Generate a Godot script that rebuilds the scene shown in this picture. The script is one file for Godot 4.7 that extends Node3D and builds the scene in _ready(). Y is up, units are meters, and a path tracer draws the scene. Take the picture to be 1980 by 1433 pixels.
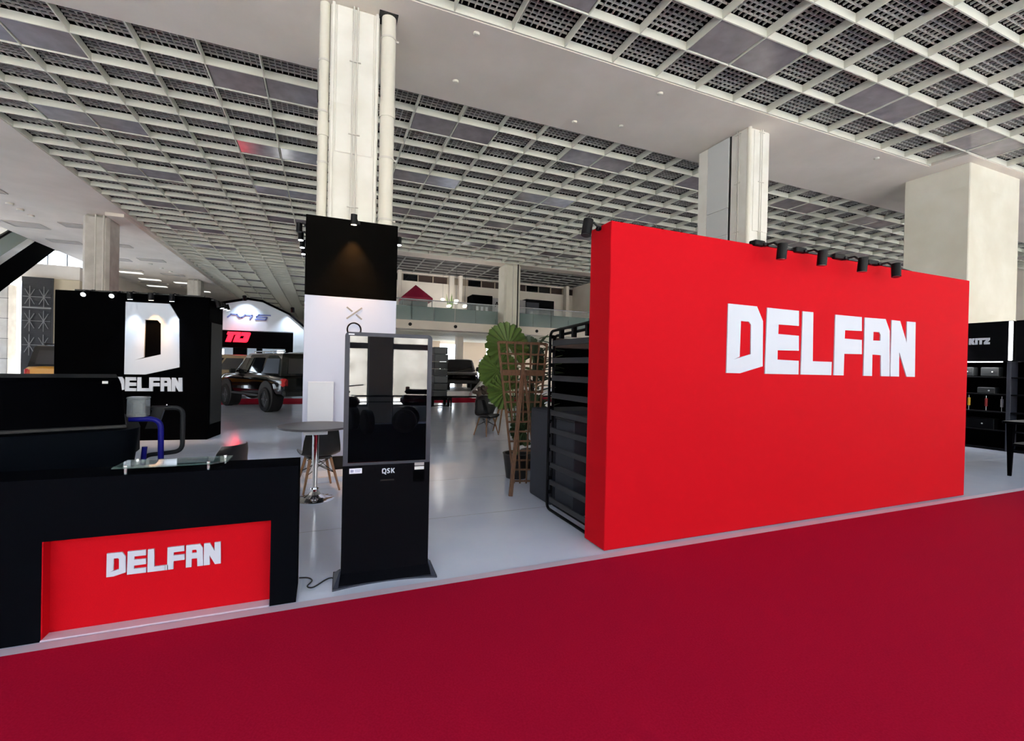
extends Node3D
# An exhibition hall: coffered louvre ceiling, columns, a red aisle carpet and the stands behind it.

const CEIL := 7.28          # underside of the ceiling ribs
const GX := 1.0             # ceiling module across
const GZ := 0.8             # ceiling module along
var cam: Camera3D
var M := {}                 # materials
var used := {}              # names taken, by parent
var rng := RandomNumberGenerator.new()


# ------------------------------------------------------------------ mesh builder
class MB:
	var st := SurfaceTool.new()
	func _init():
		st.begin(Mesh.PRIMITIVE_TRIANGLES)
	func tri(a: Vector3, b: Vector3, c: Vector3, na: Vector3, nb: Vector3, nc: Vector3):
		var g := (b - a).cross(c - a)
		if g.dot(na + nb + nc) > 0.0:
			var t := b; b = c; c = t
			t = nb; nb = nc; nc = t
		st.set_normal(na); st.add_vertex(a)
		st.set_normal(nb); st.add_vertex(b)
		st.set_normal(nc); st.add_vertex(c)
	func ftri(a: Vector3, b: Vector3, c: Vector3, hint: Vector3):
		var n := (b - a).cross(c - a)
		if n.length() < 1e-12: return
		n = n.normalized()
		if n.dot(hint) < 0.0: n = -n
		tri(a, b, c, n, n, n)
	func quad(a: Vector3, b: Vector3, c: Vector3, d: Vector3, hint: Vector3):
		ftri(a, b, c, hint); ftri(a, c, d, hint)
	func squad(a: Vector3, b: Vector3, c: Vector3, d: Vector3, na: Vector3, nb: Vector3, nc: Vector3, nd: Vector3):
		tri(a, b, c, na, nb, nc); tri(a, c, d, na, nc, nd)
	func box(c: Vector3, s: Vector3, bs := Basis.IDENTITY):
		hexa([Vector3(-1, -1, -1), Vector3(1, -1, -1), Vector3(1, -1, 1), Vector3(-1, -1, 1), Vector3(-1, 1, -1), Vector3(1, 1, -1), Vector3(1, 1, 1), Vector3(-1, 1, 1)].map(func(v): return c + bs * (v * s * 0.5)))
	func span(x0: float, x1: float, y0: float, y1: float, z0: float, z1: float):
		box(Vector3(x0 + x1, y0 + y1, z0 + z1) * 0.5, Vector3(absf(x1 - x0), absf(y1 - y0), absf(z1 - z0)))
	func hexa(p: Array):   # 0-3 bottom loop, 4-7 top loop
		var m := Vector3.ZERO
		for v in p: m += v / 8.0
		for q in [[0, 1, 2, 3], [4, 5, 6, 7], [0, 1, 5, 4], [1, 2, 6, 5], [2, 3, 7, 6], [3, 0, 4, 7]]:
			var f: Vector3 = (p[q[0]] + p[q[1]] + p[q[2]] + p[q[3]]) * 0.25
			quad(p[q[0]], p[q[1]], p[q[2]], p[q[3]], f - m)
	func cbox(c: Vector3, s: Vector3, b: float, bs := Basis.IDENTITY):   # box with chamfered edges
		var h := s * 0.5
		b = minf(b, minf(h.x, minf(h.y, h.z)) * 0.9)
		var P := func(sx, sy, sz, ax):
			var v := Vector3(sx * h.x, sy * h.y, sz * h.z)
			if ax != 0: v.x -= sx * b
			if ax != 1: v.y -= sy * b
			if ax != 2: v.z -= sz * b
			return c + bs * v
		for ax in 3:
			for s0 in [-1, 1]:
				var q := []
				for uv in [[-1, -1], [1, -1], [1, 1], [-1, 1]]:
					var k := [0, 0, 0]
					k[ax] = s0; k[(ax + 1) % 3] = uv[0]; k[(ax + 2) % 3] = uv[1]
					q.append(P.call(k[0], k[1], k[2], ax))
				var n := Vector3.ZERO; n[ax] = s0
				quad(q[0], q[1], q[2], q[3], bs * n)
		for ax in 3:
			var u := (ax + 1) % 3
			var w := (ax + 2) % 3
			for su in [-1, 1]:
				for sw in [-1, 1]:
					var k0 := [0, 0, 0]; k0[ax] = -1; k0[u] = su; k0[w] = sw
					var k1 := [0, 0, 0]; k1[ax] = 1; k1[u] = su; k1[w] = sw
					var n := Vector3.ZERO; n[u] = su; n[w] = sw
					quad(P.call(k0[0], k0[1], k0[2], u), P.call(k1[0], k1[1], k1[2], u), P.call(k1[0], k1[1], k1[2], w), P.call(k0[0], k0[1], k0[2], w), bs * n)
		for sx in [-1, 1]:
			for sy in [-1, 1]:
				for sz in [-1, 1]:
					ftri(P.call(sx, sy, sz, 0), P.call(sx, sy, sz, 1), P.call(sx, sy, sz, 2), bs * Vector3(sx, sy, sz))
	func cspan(x0: float, x1: float, y0: float, y1: float, z0: float, z1: float, b := 0.006):
		cbox(Vector3(x0 + x1, y0 + y1, z0 + z1) * 0.5, Vector3(absf(x1 - x0), absf(y1 - y0), absf(z1 - z0)), b)
	func frame(d: Vector3) -> Basis:
		d = d.normalized()
		var u := d.cross(Vector3.UP if absf(d.y) < 0.9 else Vector3.RIGHT).normalized()
		return Basis(u, d, u.cross(d))
	func cyl(a: Vector3, b: Vector3, ra: float, rb := -1.0, seg := 12, caps := true):
		if rb < 0.0: rb = ra
		var f := frame(b - a)
		for i in seg:
			var t0 := TAU * i / seg
			var t1 := TAU * (i + 1) / seg
			var d0: Vector3 = f.x * cos(t0) + f.z * sin(t0)
			var d1: Vector3 = f.x * cos(t1) + f.z * sin(t1)
			squad(a + d0 * ra, a + d1 * ra, b + d1 * rb, b + d0 * rb, d0, d1, d1, d0)
			if caps:
				if ra > 0.0: ftri(a, a + d0 * ra, a + d1 * ra, a - b)
				if rb > 0.0: ftri(b, b + d0 * rb, b + d1 * rb, b - a)
	func tube(pts: Array, r: float, seg := 8):   # swept round bar with mitred joints
		var rings := []
		var up := Vector3.ZERO
		for i in pts.size():
			var d: Vector3 = (pts[mini(i + 1, pts.size() - 1)] - pts[maxi(i - 1, 0)]).normalized()
			if i == 0:
				up = d.cross(Vector3.UP if absf(d.y) < 0.9 else Vector3.RIGHT).normalized()
			else:
				up = (up - d * up.dot(d)).normalized()
			var v := d.cross(up)
			var ring := []
			for k in seg:
				var t := TAU * k / seg
				ring.append(up * cos(t) + v * sin(t))
			rings.append(ring)
		for i in pts.size() - 1:
			for k in seg:
				var n := (k + 1) % seg
				squad(pts[i] + rings[i][k] * r, pts[i] + rings[i][n] * r, pts[i + 1] + rings[i + 1][n] * r, pts[i + 1] + rings[i + 1][k] * r, rings[i][k], rings[i][n], rings[i + 1][n], rings[i + 1][k])
		for e in [0, pts.size() - 1]:
			var out: Vector3 = pts[e] - pts[1 if e == 0 else e - 1]
			for k in seg:
				ftri(pts[e], pts[e] + rings[e][k] * r, pts[e] + rings[e][(k + 1) % seg] * r, out)
	func lathe(prof: Array, xf := Transform3D.IDENTITY, seg := 24):   # prof: Vector2(radius, height), turned round y
		for i in prof.size() - 1:
			var p: Vector2 = prof[i]
			var q: Vector2 = prof[i + 1]
			if p.distance_to(q) < 1e-6: continue
			var nn := Vector2(q.y - p.y, -(q.x - p.x)).normalized()
			for k in seg:
				var t0 := TAU * k / seg
				var t1 := TAU * (k + 1) / seg
				var d0 := Vector3(cos(t0), 0, sin(t0))
				var d1 := Vector3(cos(t1), 0, sin(t1))
				var n0: Vector3 = xf.basis * (d0 * nn.x + Vector3.UP * nn.y)
				var n1: Vector3 = xf.basis * (d1 * nn.x + Vector3.UP * nn.y)
				var a := xf * (d0 * p.x + Vector3.UP * p.y)
				var b := xf * (d1 * p.x + Vector3.UP * p.y)
				var c := xf * (d1 * q.x + Vector3.UP * q.y)
				var d := xf * (d0 * q.x + Vector3.UP * q.y)
				if q.x > 1e-5: tri(a, c, d, n0, n1, n0)
				if p.x > 1e-5: tri(a, b, c, n0, n1, n1)
	func flat(poly: PackedVector2Array, depth: float, xf: Transform3D):   # extruded polygon, from z = 0 to depth
		var idx := Geometry2D.triangulate_polygon(poly)
		var zn := xf.basis.z.normalized()
		for i in range(0, idx.size(), 3):
			var q := []
			for k in 3: q.append(poly[idx[i + k]])
			ftri(xf * Vector3(q[0].x, q[0].y, depth), xf * Vector3(q[1].x, q[1].y, depth), xf * Vector3(q[2].x, q[2].y, depth), zn)
			ftri(xf * Vector3(q[0].x, q[0].y, 0), xf * Vector3(q[1].x, q[1].y, 0), xf * Vector3(q[2].x, q[2].y, 0), -zn)
		var cw := Geometry2D.is_polygon_clockwise(poly)
		for i in poly.size():
			var a: Vector2 = poly[i]
			var b: Vector2 = poly[(i + 1) % poly.size()]
			var o := Vector2(b.y - a.y, a.x - b.x) * (-1.0 if cw else 1.0)
			quad(xf * Vector3(a.x, a.y, 0), xf * Vector3(b.x, b.y, 0), xf * Vector3(b.x, b.y, depth), xf * Vector3(a.x, a.y, depth), xf.basis * Vector3(o.x, o.y, 0))
	func prism(poly: Array, depth: float, xf := Transform3D.IDENTITY, hole := []):
		var P := PackedVector2Array(poly)
		if hole.is_empty():
			flat(P, depth, xf); return
		var H := PackedVector2Array(hole)
		var m := 0.0
		for v in H: m += v.x / H.size()
		for side in [PackedVector2Array([Vector2(-99, -99), Vector2(m, -99), Vector2(m, 99), Vector2(-99, 99)]), PackedVector2Array([Vector2(m, -99), Vector2(99, -99), Vector2(99, 99), Vector2(m, 99)])]:
			for half in Geometry2D.intersect_polygons(P, side):
				for piece in Geometry2D.clip_polygons(half, H): flat(piece, depth, xf)
	func ribbon(pts: Array, w: float, depth: float, xf := Transform3D.IDENTITY):   # a stroke of boxes in the xy plane
		for i in pts.size() - 1:
			var a: Vector2 = pts[i]
			var b: Vector2 = pts[i + 1]
			var d := (b - a).normalized() * w * 0.5
			var n := Vector2(-d.y, d.x)
			flat(PackedVector2Array([a - d * 0.9 - n, b + d * 0.9 - n, b + d * 0.9 + n, a - d * 0.9 + n]), depth, xf)
	func shell(g: Array, th: float):   # a curved sheet with thickness from a grid of points
		var nu := g.size()
		var nv: int = g[0].size()
		var nr := []
		for i in nu:
			var row := []
			for j in nv:
				var du: Vector3 = g[mini(i + 1, nu - 1)][j] - g[maxi(i - 1, 0)][j]
				var dv: Vector3 = g[i][mini(j + 1, nv - 1)] - g[i][maxi(j - 1, 0)]
				row.append(du.cross(dv).normalized())
			nr.append(row)
		for i in nu - 1:
			for j in nv - 1:
				var q := [[i, j], [i + 1, j], [i + 1, j + 1], [i, j + 1]]
				var a := []; var b := []; var n := []
				for k in q:
					n.append(nr[k[0]][k[1]])
					a.append(g[k[0]][k[1]] + nr[k[0]][k[1]] * th * 0.5)
					b.append(g[k[0]][k[1]] - nr[k[0]][k[1]] * th * 0.5)
				squad(a[0], a[1], a[2], a[3], n[0], n[1], n[2], n[3])
				squad(b[0], b[1], b[2], b[3], -n[0], -n[1], -n[2], -n[3])
		var rim := []
		for j in nv: rim.append([0, j])
		for i in range(1, nu): rim.append([i, nv - 1])
		for j in range(nv - 2, -1, -1): rim.append([nu - 1, j])
		for i in range(nu - 2, 0, -1): rim.append([i, 0])
		var mid := Vector3.ZERO
		for k in rim: mid += g[k[0]][k[1]] / rim.size()
		for e in rim.size():
			var k: Array = rim[e]
			var l: Array = rim[(e + 1) % rim.size()]
			var nk: Vector3 = nr[k[0]][k[1]] * th * 0.5
			var nl: Vector3 = nr[l[0]][l[1]] * th * 0.5
			quad(g[k[0]][k[1]] - nk, g[l[0]][l[1]] - nl, g[l[0]][l[1]] + nl, g[k[0]][k[1]] + nk, g[k[0]][k[1]] - mid)
	func loft(loops: Array, caps := true):   # closed loops of equal size, smooth skin
		var n: int = loops[0].size()
		var mids := []
		for l in loops:
			var m := Vector3.ZERO
			for p in l: m += p / n
			mids.append(m)
		var nrm := []
		for i in loops.size():
			var row := []
			for k in n:
				var du: Vector3 = loops[mini(i + 1, loops.size() - 1)][k] - loops[maxi(i - 1, 0)][k]
				var dv: Vector3 = loops[i][(k + 1) % n] - loops[i][(k + n - 1) % n]
				var v := du.cross(dv).normalized()
				if v.dot(loops[i][k] - mids[i]) < 0.0: v = -v
				row.append(v)
			nrm.append(row)
		for i in loops.size() - 1:
			for k in n:
				var l := (k + 1) % n
				squad(loops[i][k], loops[i][l], loops[i + 1][l], loops[i + 1][k], nrm[i][k], nrm[i][l], nrm[i + 1][l], nrm[i + 1][k])
		if caps:
			for e in [0, loops.size() - 1]:
				var out: Vector3 = mids[e] - mids[1 if e == 0 else e - 1]
				for k in n: ftri(mids[e], loops[e][k], loops[e][(k + 1) % n], out)
	func ball(c: Vector3, r: Vector3, nu := 10, nv := 6):
		for i in nv:
			for k in nu:
				var q := []
				for w in [[i, k], [i + 1, k], [i + 1, k + 1], [i, k + 1]]:
					var a: float = PI * w[0] / nv
					var b: float = TAU * w[1] / nu
					q.append(Vector3(sin(a) * cos(b), cos(a), sin(a) * sin(b)))
				squad(c + q[0] * r, c + q[1] * r, c + q[2] * r, c + q[3] * r, q[0], q[1], q[2], q[3])
	func mesh() -> ArrayMesh:
		return st.commit()


# ------------------------------------------------------------------ names, parts, things
func numbered(called: String, parent: Node) -> String:
	var key := str(parent.get_instance_id()) + called
	var n: int = used.get(key, 0)
	used[key] = n + 1
	return called if n == 0 else "%s_%03d" % [called, n]

func put(called: String, mesh: Mesh, m: Material, parent: Node = self) -> MeshInstance3D:
	var o := MeshInstance3D.new()
	o.name = numbered(called, parent)
	o.mesh = mesh
	o.material_override = m
	o.cast_shadow = GeometryInstance3D.SHADOW_CASTING_SETTING_ON
	parent.add_child(o, true)
	return o

func part(called: String, b: MB, m: Material, parent: Node = self) -> MeshInstance3D:
	return put(called, b.mesh(), m, parent)

func tag(o: Node, label: String, category := "", group := "") -> Node:
	o.set_meta("label", label)
	if category: o.set_meta("category", category)
	if group: o.set_meta("group", group)
	return o

func thing(called: String, label: String, category: String, at := Vector3.ZERO, turn := 0.0, group := "") -> Node3D:
	var o := Node3D.new()
	o.name = numbered(called, self)
	add_child(o, true)
	o.position = at
	o.rotation.y = turn
	tag(o, label, category, group)
	return o

func copy(o: Node3D, at: Vector3, turn: float, label: String) -> Node3D:
	var c: Node3D = o.duplicate()
	var base := String(o.name)
	c.name = numbered(base, self)
	add_child(c, true)
	c.position = at
	c.rotation.y = turn
	c.set_meta("label", label)
	return c

func struct(called: String, label := "") -> Node3D:
	var o := Node3D.new()
	o.name = numbered(called, self)
	add_child(o, true)
	o.set_meta("kind", "structure")
	if label: o.set_meta("label", label)
	return o


# ------------------------------------------------------------------ materials
func noise_tex(seed_: int, freq: float, c0: Color, c1: Color, size := 256, octaves := 4, sx := 1.0, sy := 1.0) -> ImageTexture:
	var n := FastNoiseLite.new()
	n.seed = seed_
	n.noise_type = FastNoiseLite.TYPE_SIMPLEX_SMOOTH
	n.frequency = freq
	n.fractal_octaves = octaves
	var im := Image.create(size, size, true, Image.FORMAT_RGB8)
	var w := size / 4.0
	for y in size:
		for x in size:
			var v := n.get_noise_2d(x * sx, y * sy)
			# blend the borders so that the tile repeats
			if x < w: v = lerpf(n.get_noise_2d((x + size) * sx, y * sy), v, x / w)
			if y < w: v = lerpf(n.get_noise_2d(x * sx, (y + size) * sy), v, y / w)
			im.set_pixel(x, y, c0.lerp(c1, clampf(0.5 + v * 0.9, 0.0, 1.0)))
	im.generate_mipmaps()
	return ImageTexture.create_from_image(im)

func mat(key: String, c: Color, rough := 0.6, metal := 0.0, spec := 0.5) -> StandardMaterial3D:
	var m := StandardMaterial3D.new()
	m.resource_name = key
	m.albedo_color = c
	m.roughness = rough
	m.metallic = metal
	m.metallic_specular = spec
	M[key] = m
	return m

func grain(m: StandardMaterial3D, tex: Texture2D, scale: float, world := true):
	m.albedo_color = Color.WHITE
	m.albedo_texture = tex
	m.uv1_triplanar = true
	m.uv1_world_triplanar = world
	m.uv1_scale = Vector3.ONE * scale

func glow(key: String, c: Color, energy: float) -> StandardMaterial3D:
	var m := mat(key, c, 0.4)
	m.emission_enabled = true
	m.emission = c
	m.emission_energy_multiplier = energy
	return m

func rgb(r: int, g: int, b: int) -> Color:
	return Color8(r, g, b)

func materials():
	# floor and carpet
	var m := mat("epoxy", rgb(216, 219, 224), 0.14, 0.0, 0.5)
	grain(m, noise_tex(3, 0.02, rgb(222, 230, 247), rgb(231, 238, 252)), 0.25)
	m = mat("carpet", rgb(150, 14, 42), 0.95, 0.0, 0.15)
	grain(m, noise_tex(8, 0.18, rgb(170, 14, 46), rgb(184, 20, 54), 256, 3), 1.6)
	mat("tape", rgb(214, 196, 208), 0.5)
	# building
	m = mat("plaster", rgb(205, 201, 194), 0.85, 0.0, 0.25)
	grain(m, noise_tex(5, 0.012, rgb(230, 221, 208), rgb(240, 231, 219)), 0.2)
	m = mat("column_paint", rgb(232, 230, 220), 0.6, 0.0, 0.4)
	grain(m, noise_tex(6, 0.015, rgb(226, 223, 212), rgb(238, 236, 228)), 0.35)
	m = mat("column_cream", rgb(226, 222, 206), 0.65, 0.0, 0.35)
	grain(m, noise_tex(7, 0.01, rgb(219, 214, 197), rgb(231, 228, 214)), 0.3)
	mat("pipe_paint", rgb(226, 222, 208), 0.4)
	mat("conduit", rgb(214, 210, 200), 0.5)
	mat("panel_grey", rgb(206, 208, 206), 0.6)
	mat("gap_dark", rgb(30, 28, 28), 0.9)
	mat("rib", rgb(232, 231, 216), 0.45, 0.0, 0.4)
	mat("louvre", rgb(196, 192, 184), 0.5)
	mat("floor_joint", rgb(140, 143, 150), 0.6)
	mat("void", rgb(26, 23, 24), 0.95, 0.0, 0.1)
	m = mat("lay_in", rgb(150, 144, 146), 0.2, 0.0, 0.6)
	grain(m, noise_tex(12, 0.02, rgb(140, 133, 136), rgb(158, 152, 154)), 0.5)
	mat("concrete", rgb(172, 172, 170), 0.8)
	mat("forecourt", rgb(218, 217, 214), 0.9)
	m = mat("stone", rgb(196, 190, 180), 0.45)
	grain(m, noise_tex(14, 0.02, rgb(184, 178, 168), rgb(208, 203, 194)), 0.3)
	m = mat("rock", rgb(205, 196, 178), 0.95, 0.0, 0.2)
	grain(m, noise_tex(15, 0.03, rgb(138, 134, 126), rgb(196, 192, 184)), 0.12)
	mat("mullion", rgb(120, 124, 128), 0.45, 0.3)
	mat("steel", rgb(200, 206, 210), 0.25, 0.9)
	mat("rail_dark", rgb(60, 60, 64), 0.5)
	m = mat("pane", Color(0.86, 0.93, 0.93, 0.12), 0.02, 0.0, 0.5)
	m.transparency = BaseMaterial3D.TRANSPARENCY_ALPHA
	m = mat("green_glass", Color(0.5, 0.57, 0.56, 0.88), 0.08, 0.0, 0.5)
	m.transparency = BaseMaterial3D.TRANSPARENCY_ALPHA
	m = mat("desk_glass", Color(0.55, 0.72, 0.68, 0.16), 0.01, 0.0, 1.0)
	m.transparency = BaseMaterial3D.TRANSPARENCY_ALPHA
	m = mat("clear_plastic", Color(0.6, 0.64, 0.66, 0.4), 0.2, 0.0, 0.4)
	m.transparency = BaseMaterial3D.TRANSPARENCY_ALPHA
	# stands
	m = mat("red_paint", rgb(190, 14, 28), 0.65, 0.0, 0.15)
	grain(m, noise_tex(21, 0.25, rgb(188, 13, 26), rgb(195, 16, 30), 256, 2), 2.0)
	mat("letter_white", rgb(194, 203, 216), 0.5)
	m = mat("black_cloth", rgb(10, 11, 14), 0.95, 0.0, 0.05)
	grain(m, noise_tex(22, 0.3, rgb(8, 9, 13), rgb(14, 15, 19), 256, 2), 2.5)
	mat("black_paint", rgb(4, 4, 5), 0.75, 0.0, 0.06)
	mat("black_satin", rgb(9, 9, 12), 0.45, 0.0, 0.15)
	mat("tower_black", rgb(11, 10, 9), 0.75, 0.0, 0.08)
	mat("tower_white", rgb(206, 213, 236), 0.5)
	mat("board_white", rgb(220, 226, 238), 0.6)
	mat("logo_grey", rgb(150, 148, 150), 0.5)
	mat("kiosk_body", rgb(10, 10, 14), 0.5, 0.0, 0.12)
	mat("kiosk_frame", rgb(50, 53, 64), 0.42, 0.0, 0.4)
	m = mat("screen_glass", rgb(5, 5, 7), 0.015, 0.0, 1.0)
	m.clearcoat_enabled = true
	m.clearcoat = 1.0
	m.clearcoat_roughness = 0.01
	mat("sticker", rgb(220, 224, 238), 0.4)
	mat("sticker_ink", rgb(140, 144, 178), 0.6)
	mat("spot_body", rgb(18, 19, 21), 0.5, 0.0, 0.3)
	mat("track", rgb(24, 24, 26), 0.35, 0.4)
	mat("table_top", rgb(74, 73, 78), 0.38)
	mat("chrome", rgb(225, 227, 230), 0.06, 1.0)
	mat("chair_black", rgb(8, 8, 10), 0.3, 0.0, 0.5)
	m = mat("leg_wood", rgb(150, 108, 74), 0.5)
	grain(m, noise_tex(31, 0.03, rgb(126, 88, 60), rgb(172, 128, 92), 256, 4, 3.0, 0.5), 3.0, false)
	m = mat("trellis_wood", rgb(116, 84, 58), 0.65)
	grain(m, noise_tex(32, 0.03, rgb(78, 52, 36), rgb(126, 92, 66), 256, 4, 3.0, 0.5), 2.5, false)
	mat("wire", rgb(30, 30, 32), 0.5)
	mat("cabinet_grey", rgb(56, 59, 66), 0.65, 0.0, 0.25)
	mat("rack_black", rgb(9, 9, 11), 0.5, 0.0, 0.2)
	mat("rack_slat", rgb(52, 53, 56), 0.55, 0.0, 0.2)
	mat("palm", rgb(84, 108, 48), 0.55)
	mat("leaf_dark", rgb(42, 66, 34), 0.5)
	mat("leaf_mid", rgb(82, 104, 48), 0.5)
	mat("pot_black", rgb(18, 18, 18), 0.5)
	mat("rock_brown", rgb(92, 76, 68), 0.9)
	mat("navy_paint", rgb(7, 10, 15), 0.6, 0.0, 0.1)
	mat("canopy_black", rgb(3, 3, 5), 0.6, 0.0, 0.06)
	mat("blue_tube", rgb(12, 14, 112), 0.4, 0.0, 0.3)
	mat("dark_tube", rgb(28, 31, 35), 0.45, 0.0, 0.3)
	# vehicles
	m = mat("car_black", rgb(4, 4, 5), 0.08, 0.0, 0.35)
	m.clearcoat_enabled = true
	m.clearcoat = 0.5
	m.clearcoat_roughness = 0.02
	m = mat("car_yellow", rgb(214, 150, 24), 0.25)
	m.clearcoat_enabled = true
	m = mat("car_blue", rgb(32, 84, 196), 0.25)
	m.clearcoat_enabled = true
	m = mat("car_tan", rgb(160, 142, 108), 0.45)
	mat("car_glass", rgb(16, 20, 24), 0.03, 0.0, 0.6)
	mat("canopy_glass", rgb(92, 102, 116), 0.12, 0.0, 0.6)
	mat("tyre", rgb(20, 20, 21), 0.85)
	mat("rim", rgb(64, 66, 70), 0.35, 0.6)
	mat("trim_black", rgb(18, 18, 19), 0.6)
	glow("tail_red", rgb(170, 12, 20), 0.2)
	glow("head_white", rgb(245, 248, 255), 1.6)
	# lamps
	glow("lens_cool", rgb(240, 246, 255), 6.0)
	glow("lens_warm", rgb(255, 232, 196), 6.0)
	glow("panel_light", rgb(250, 250, 246), 0.9)
	mat("hatch", rgb(196, 189, 180), 0.9, 0.0, 0.1)
	mat("lattice_grey", rgb(124, 124, 122), 0.6)
	mat("pier_tan", rgb(198, 184, 156), 0.6)
	mat("lattice_back", rgb(46, 46, 48), 0.7)
	mat("upper_rib", rgb(150, 148, 144), 0.6)
	mat("upper_field", rgb(58, 55, 55), 0.8)
	mat("lens_off", rgb(70, 72, 74), 0.1)
	glow("led_white", rgb(250, 252, 255), 2.2)
	glow("sign_red", rgb(255, 8, 50), 1.6)
	glow("pendant_white", rgb(255, 252, 240), 2.0)
	mat("sign_blue", rgb(96, 118, 190), 0.4)
	mat("booth_pale", rgb(206, 222, 236), 0.45)
	mat("mountain_blue", rgb(150, 168, 190), 0.6)
	mat("tent_red", rgb(140, 10, 52), 0.7)
	mat("furniture_white", rgb(230, 230, 228), 0.5)
	mat("brown_dark", rgb(62, 44, 36), 0.6)
	mat("beige", rgb(186, 170, 150), 0.6)
	mat("yellow_part", rgb(222, 168, 28), 0.45)
	mat("red_part", rgb(150, 20, 24), 0.5)
	mat("crate_grey", rgb(74, 78, 80), 0.5)
	mat("crate_dark", rgb(40, 43, 45), 0.55)


# ------------------------------------------------------------------ scene
func _ready():
	rng.seed = 4711
	# camera
	cam = Camera3D.new()
	cam.name = "camera"
	add_child(cam)
	cam.position = Vector3(0, 1.6, 0)
	cam.basis = Basis.from_euler(Vector3(deg_to_rad(-0.34), deg_to_rad(-22.25), deg_to_rad(1.236)))
	cam.fov = rad_to_deg(2.0 * atan(716.5 / 884.0))
	cam.near = 0.05
	cam.far = 300.0
	cam.current = true
	# sky and exposure
	var env := Environment.new()
	var sky := Sky.new()
	var sm := ProceduralSkyMaterial.new()
	sm.sky_top_color = Color(0.62, 0.74, 0.9)
	sm.sky_horizon_color = Color(0.92, 0.94, 0.95)
	sm.ground_bottom_color = Color(0.5, 0.48, 0.44)
	sm.ground_horizon_color = Color(0.86, 0.86, 0.84)
	sm.sky_energy_multiplier = 1.0
	sm.sun_angle_max = 0.0
	sky.sky_material = sm
	env.background_mode = Environment.BG_SKY
	env.sky = sky
	env.background_energy_multiplier = 8.0
	env.tonemap_mode = Environment.TONE_MAPPER_LINEAR
	env.tonemap_exposure = 1.15
	env.sdfgi_enabled = true
	env.ssao_enabled = true
	env.ssil_enabled = true
	var we := WorldEnvironment.new()
	we.environment = env
	add_child(we)
	# the sun stands high behind the hall and lights the hillside in front of its glass facade
	var sun := DirectionalLight3D.new()
	sun.name = "sun"
	add_child(sun)
	sun.basis = Basis.looking_at(Vector3(0.2, -0.92, 0.42))
	sun.light_color = Color(1.0, 0.98, 0.94)
	sun.light_energy = 16.0
	sun.light_angular_distance = 0.53
	sun.shadow_enabled = true
	materials()
	shell_of_hall()
	facade()
	ceiling()
	columns()
	mezzanine()
	atrium()
	red_wall()
	counter()
	kiosk()
	tower()
	bistro()
	display_left()
	trellis_corner()
	roof_rack_corner()
	black_booth()
	far_left()
	far_middle()
	right_stand()


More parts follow.
